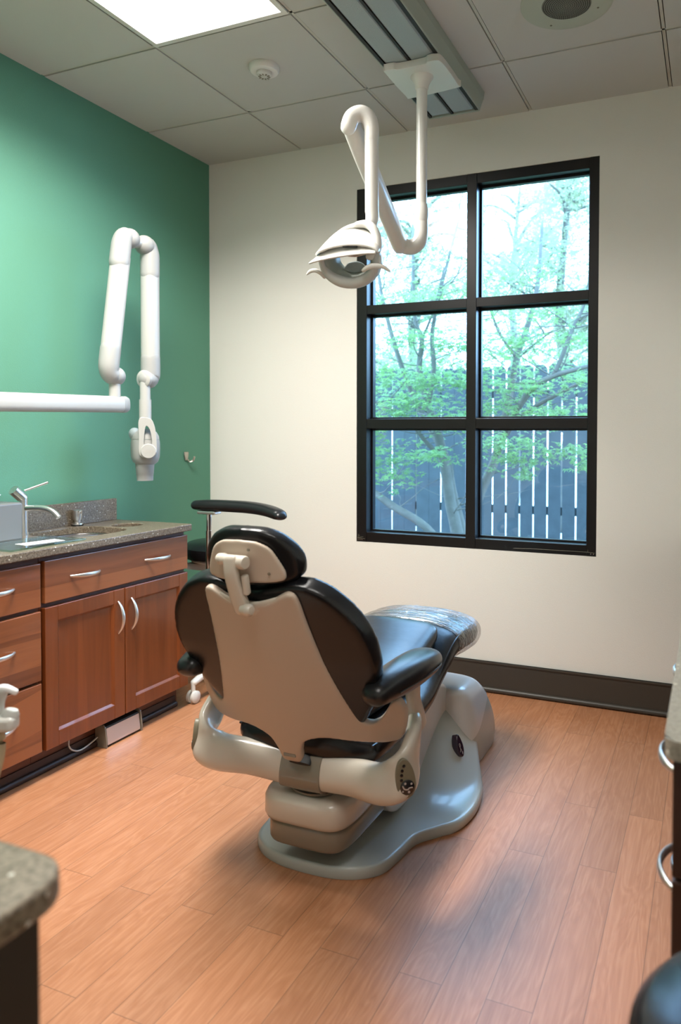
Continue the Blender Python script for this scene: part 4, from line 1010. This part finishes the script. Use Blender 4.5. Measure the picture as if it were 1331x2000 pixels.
# instrument holder at the left edge
t = thing('instrument_stand', 'white instrument holder on an arm at the left edge in front of drawers', 'instrument holder', (1.16, -2.52, 0))
bm = B(); lathe(bm, (1.16, -2.52, 0), [(.17, 0), (.17, .02), (.14, .03), (.02, .035)]); build('stand_base', bm, 'white_joint', t)
bm = B(); cyl(bm, (1.16, -2.52, .03), (1.16, -2.52, .735), .02); build('stand_post', bm, 'white', t)
bm = B(); sweep(bm, [(1.16, -2.52, .725, .018, .018), (1.28, -2.475, .712, .014, .014), (1.36, -2.44, .706, .014, .014), (1.405, -2.42, .705, .014, .015)], n=16, caps='round'); build('stand_arm', bm, 'white', t)
bm = B(); box(bm, -.05, .05, -.022, .022, -.018, .018, Matrix.Translation((1.448, -2.425, .735)) @ Matrix.Rotation(.35, 4, 'Z')); build('holder_block', bm, 'white', t, bevel=.008, seg=3)
bm = B(); lathe(bm, (1.478, -2.405, .765), [(.014, 0), (.020, -.010), (.021, -.03), (.016, -.045)], axis=(.2, .2, 1)); build('holder_cup', bm, 'white_joint', t)
stand = t
t2 = thing('saliva_ejector_handpiece', 'white valve handpiece with hose resting in the holder at the left edge', 'handpiece', (1.455, -2.42, .70))
bm = B(); sweep(bm, [(1.452, -2.415, .735, .011, .011), (1.452, -2.415, .775, .008, .008), (1.455, -2.413, .800, .011, .011), (1.458, -2.412, .812, .014, .012)], up=(0, 1, 0), n=16, caps='round'); build('handpiece_body', bm, 'white_joint', t2)
bm = B(); sweep(bm, [(1.440, -2.42, .812, .009, .008), (1.460, -2.411, .818, .010, .009), (1.482, -2.400, .808, .008, .008)], n=14, caps='round'); build('valve_cap', bm, 'paper', t2)
bm = B(); sweep(bm, [(1.452, -2.415, .715, .010, .010), (1.452, -2.415, .66, .009, .009), (1.444, -2.42, .60, .006, .006), (1.425, -2.43, .52, .006, .006), (1.38, -2.45, .40, .006, .006), (1.30, -2.48, .25, .006, .006), (1.22, -2.51, .15, .006, .006)], n=12); build('hose', bm, 'hose', t2)

for o in list(t.children_recursive) + list(t2.children_recursive):      # the holder head and handpiece at their true small size
    if o.name.split('.')[0] in ('holder_block', 'holder_cup', 'handpiece_body', 'valve_cap', 'hose'):
        piv = Vector((1.448, -2.42, .735)); o.data.transform(Matrix.Translation(piv + Vector((-.030, .006, -.030))) @ Matrix.Scale(.74, 4) @ Matrix.Translation(-piv))

# ================================================================== OUTSIDE
bm = B(); box(bm, -14, 14, .17, 4.3, -.25, -.05); struct(build('ground_outside', bm, 'soil', smooth=False))
bm = B(); box(bm, -20, 20, 4.3, 40, -.25, -.06); struct(build('added_ground_outside', bm, mat('pale_added_ground', (.55, .55, .53), .9), smooth=False))  # pale slab added beyond the fence so that its gaps look bright
fn = thing('board_fence', 'dark weathered vertical board fence behind the window', 'fence', (.5, 4, -.05))
x = -5.0; k = 0
while x < 5.2:
    gapw = .017 if x > .4 else (.018 if k % 2 == 1 else .002)
    bm = B(); zt = 1.955 + random.uniform(-.01, .01); w = .1445-gapw
    prism(bm, [(x, -.05), (x+w, -.05), (x+w, zt-.03), (x+w-.03, zt), (x+.03, zt), (x, zt-.03)], 4.0, 4.02, lambda u, s, w: Vector((u, w, s)))
    build('fence_board', bm, 'fence', fn, smooth=False); x += .1445; k += 1
for z in (.42, 1.62): 
    bm = B(); box(bm, -5.0, 5.2, 4.02, 4.06, z, z+.085); build('fence_rail', bm, 'fence', fn, smooth=False)

# maple: limbs from measured points, layered sprays of five-lobed leaves
tree = thing('maple_tree', 'multi-stemmed green Japanese maple close outside the window', 'tree', (.82, 2.0, -.05))
LIMBS = [
 [(.86, 1.9, -.05, .085), (.82, 1.9, .45, .070), (.760, 1.9, .72, .062), (.708, 1.9, 1.036, .056), (.631, 1.9, 1.311, .050), (.56, 1.92, 1.46, .046)],
 [(.56, 1.92, 1.46, .042), (.481, 1.95, 1.749, .032), (.493, 1.97, 1.986, .028), (.415, 2.0, 2.20, .022), (.40, 2.0, 2.9, .012)],
 [(.56, 1.92, 1.46, .038), (.60, 1.95, 1.75, .028), (.57, 2.0, 2.05, .024), (.66, 2.0, 2.45, .016), (.80, 2.0, 2.95, .010)],
 [(.86, 2.05, 0, .06), (.80, 2.1, .42, .055), (.71, 2.1, .785, .045), (.644, 2.1, 1.069, .042), (.43, 2.1, 1.43, .034), (.30, 2.0, 1.80, .028), (.17, 1.95, 2.284, .020), (.12, 1.9, 2.7, .012)],
 [(.83, 1.75, .30, .05), (.668, 1.62, .556, .042), (.421, 1.6, .696, .040), (.273, 1.6, .787, .037), (.05, 1.62, .90, .030), (-.3, 1.7, 1.2, .02)],
 [(.80, 2.2, .2, .07), (.78, 2.3, .45, .064), (.881, 2.3, .777, .056), (.987, 2.3, 1.007, .052), (1.07, 2.3, 1.316, .048), (1.172, 2.3, 1.842, .036), (1.252, 2.3, 2.08, .030), (1.332, 2.3, 2.395, .024), (1.369, 2.3, 2.9, .015)],
 [(1.03, 2.25, 1.10, .046), (1.16, 2.0, 1.25, .042), (1.291, 1.75, 1.379, .036), (1.437, 1.7, 1.557, .032), (1.581, 1.7, 1.643, .026), (1.826, 1.7, 1.706, .020), (2.1, 1.7, 1.78, .012)],
 [(1.581, 1.7, 1.643, .022), (1.64, 1.7, 1.765, .022), (1.719, 1.7, 1.972, .018), (1.80, 1.7, 2.15, .014), (1.85, 1.7, 2.5, .010)],
 [(1.12, 2.2, 1.24, .030), (1.277, 1.95, 1.366, .024), (1.541, 1.9, 1.512, .020), (1.795, 1.9, 1.634, .014), (2.0, 1.9, 1.72, .01)],
 [(.708, 1.9, 1.036, .028), (.58, 1.8, 1.20, .022), (.46, 1.7, 1.38, .018), (.28, 1.65, 1.46, .014), (.1, 1.6, 1.60, .010)],
 [(1.172, 2.3, 1.842, .020), (1.05, 2.2, 2.05, .015), (.98, 2.1, 2.3, .011)],
 [(.493, 1.97, 1.986, .016), (.62, 1.9, 2.2, .012), (.72, 1.85, 2.5, .008)],
 [(1.172, 2.3, 1.842, .018), (1.33, 2.2, 1.93, .012), (1.5, 2.1, 2.02, .008)],
]
bm = B(); tips = []
for L_ in LIMBS:
    sweep(bm, [(x, y, z, r*.72, r*.72) for x, y, z, r in L_], up=(0, 1, .2), n=12, sub=5)
rr = random.Random(5)
def twig(p, d, ln, r):
    pts = [(p.x, p.y, p.z, r, r)]; q = p.copy()
    for k in range(4):
        d = (d + Vector((rr.uniform(-.35, .35), rr.uniform(-.35, .35), rr.uniform(-.2, .28)))).normalized(); q = q + d*ln/4
        w = r*(1-.2*(k+1)); pts.append((q.x, q.y, q.z, w, w))
    sweep(bm, pts, up=(0, 1, .3), n=5, sub=2); return q, d
for L_ in LIMBS:
    for k in range(2, len(L_)):
        for _ in range(3):
            a, b_ = Vector(L_[k-1][:3]), Vector(L_[k][:3]); p = a.lerp(b_, rr.random())
            if p.z < 1.0 and rr.random() < .5: continue
            an = rr.uniform(0, 2*PI); d = Vector((math.cos(an), math.sin(an)*.6, rr.uniform(-.1, .6))).normalized()
            q, d2 = twig(p, d, rr.uniform(.25, .6), .0055); tips.append(q)
            q2, _d = twig(q, d2, rr.uniform(.15, .3), .003); tips.append(q2)
build('trunk', bm, 'bark', tree, sharp=None)

def leaf(bm, c, ax, nrm, s, lobes=5):
    ax = ax.normalized(); sd = nrm.cross(ax).normalized(); vs = []
    ctr = bm.verts.new(c)
    for k in range(lobes):
        a = math.radians(-80 + 160*k/(lobes-1)); ln = s*(1 - .32*abs(k-(lobes-1)/2)/((lobes-1)/2))
        dr = ax*math.cos(a) + sd*math.sin(a); pr = ax*(-math.sin(a)) + sd*math.cos(a)
        mid = c + dr*ln*.5; w = s*.12
        try: bm.faces.new((ctr, bm.verts.new(mid - pr*w), bm.verts.new(c + dr*ln - nrm*s*.15), bm.verts.new(mid + pr*w)))
        except ValueError: pass
bmL = B()
def spray(c, rx, ry, rz, n, s=.042):
    for _ in range(n):
        a = rr.uniform(0, 2*PI); r = math.sqrt(rr.random())
        p = Vector((c[0] + rx*r*math.cos(a), c[1] + ry*r*math.sin(a), c[2] + rz*rr.gauss(0, .5) - .12*r*r*rx))
        an = rr.uniform(0, 2*PI)
        nrm = Vector((rr.gauss(0, .38), rr.gauss(-.25, .38), 1)).normalized()
        ax = Vector((math.cos(an), math.sin(an), -.25)); ax = (ax - nrm*ax.dot(nrm))
        leaf(bmL, p, ax, nrm, s*rr.uniform(.7, 1.25))
# measured sprays in view of the window
for c, rx, ry, rz, n in (
  ((1.30, 1.5, 1.19), .30, .20, .06, 200), ((1.38, 1.45, 1.08), .17, .14, .05, 90), ((1.45, 1.4, .98), .07, .08, .05, 26), ((1.72, 1.5, 1.12), .20, .15, .07, 110), ((1.85, 1.5, 1.03), .12, .12, .05, 40),
  ((1.60, 1.6, 1.40), .28, .2, .06, 150), ((1.78, 1.6, 1.34), .2, .2, .06, 100), ((1.15, 1.7, 1.45), .2, .2, .06, 110), ((1.30, 1.7, 1.60), .25, .2, .06, 130), ((1.55, 1.6, 1.56), .2, .15, .05, 70), ((1.85, 1.7, 1.62), .2, .2, .05, 90),
  ((.35, 1.5, 1.40), .30, .2, .07, 240), ((.20, 1.5, 1.25), .2, .15, .07, 110), ((.62, 1.5, 1.48), .25, .2, .07, 180), ((.85, 1.6, 1.35), .2, .2, .07, 110), ((.85, 1.7, 1.65), .3, .2, .08, 170), ((.45, 1.6, 1.66), .3, .2, .07, 190), ((.15, 1.6, 1.75), .25, .2, .08, 150),
  ((.28, 1.6, 1.08), .22, .18, .10, 140), ((.42, 1.6, .92), .22, .16, .08, 90), ((.80, 1.4, 1.10), .12, .14, .06, 70), ((.62, 1.6, 1.10), .15, .14, .06, 60), ((.22, 1.5, .72), .10, .1, .05, 34),
  ((1.0, 1.8, 1.92), .35, .25, .08, 180), ((.55, 1.8, 1.98), .35, .25, .08, 200), ((1.55, 1.8, 1.92), .35, .25, .08, 170), ((1.35, 1.8, 2.14), .3, .25, .08, 150), ((1.8, 1.8, 2.2), .3, .25, .08, 110), ((.35, 1.8, 2.28), .35, .25, .09, 170), ((.85, 1.8, 2.3), .35, .25, .09, 170), ((1.3, 1.9, 2.45), .3, .25, .09, 90), ((.6, 1.9, 2.62), .4, .25, .1, 110), ((1.65, 1.9, 2.6), .3, .25, .1, 60), ((.3, 2.9, 1.9), .6, .4, .12, 260), ((1.0, 3.0, 1.95), .6, .4, .12, 240), ((1.6, 3.0, 1.8), .6, .4, .12, 200), ((-.3, 3.0, 1.7), .5, .4, .14, 200), ((.2, 2.4, 2.0), .5, .4, .3, 200), ((1.1, 2.5, 1.8), .6, .3, .25, 200), ((1.9, 2.4, 1.9), .5, .4, .25, 140)):
    spray(c, rx, ry, rz, n)
for q in tips:
    if q.z > .9: spray((q.x, q.y, q.z), .12, .12, .05, 9, .036)
fo = build('foliage', bmL, 'leaf', tree, smooth=False)

# trees beyond the fence, each with trunk and crown
def far_tree(c, h, rad, seed, label, leaves=9000, s=.08):
    rq = random.Random(seed); t = thing('garden_tree', label, 'tree', (c[0], c[1], -.05), 'trees beyond the fence')
    bm = B(); cl = []
    sweep(bm, [(c[0], c[1], -.05, .12, .12), (c[0]+.1, c[1], h*.3, .09, .09), (c[0]-.05, c[1], h*.6, .06, .06), (c[0]+.1, c[1], h*.95, .02, .02)], up=(0, 1, 0), n=8)
    for k in range(26):
        z = h*rq.uniform(.25, .95); a = rq.uniform(0, 2*PI); l = rad*rq.uniform(.5, 1)*(1.15 - z/h*.6)
        p0 = Vector((c[0], c[1], z)); p1 = p0 + Vector((math.cos(a)*l, math.sin(a)*l, l*rq.uniform(.25, .7)))
        mid = p0.lerp(p1, .5) + Vector((rq.uniform(-.15, .15), 0, rq.uniform(-.1, .2)))
        sweep(bm, [(*p0, .03, .03), (*mid, .02, .02), (*p1, .008, .008)], up=(0, 1, .2), n=6, sub=3); cl += [p1, mid, p0.lerp(p1, .8)]
    build('trunk', bm, 'bark', t, sharp=None)
    bm = B()
    for k in range(leaves):
        q = cl[rq.randrange(len(cl))]; p = q + Vector((rq.gauss(0, .30), rq.gauss(0, .30), rq.gauss(0, .20)))
        nrm = Vector((rq.gauss(0, .6), rq.gauss(-.3, .6), 1)).normalized(); ax = Vector((rq.uniform(-1, 1), rq.uniform(-1, 1), -.3)); ax = ax - nrm*ax.dot(nrm)
        leaf(bm, p, ax, nrm, s*rq.uniform(.6, 1.3), 3)
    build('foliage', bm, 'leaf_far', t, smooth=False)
far_tree((-1.35, 6.3), 4.7, 1.25, 1, 'pale green tree behind the fence at the left side of the window', 12000)
far_tree((.75, 6.4), 4.9, 1.3, 2, 'pale green tree behind the fence at the right side of the window', 12000)
far_tree((-.9, 10.2), 6.4, 1.9, 3, 'farther pale green tree standing behind the two trees at the fence', 9000)
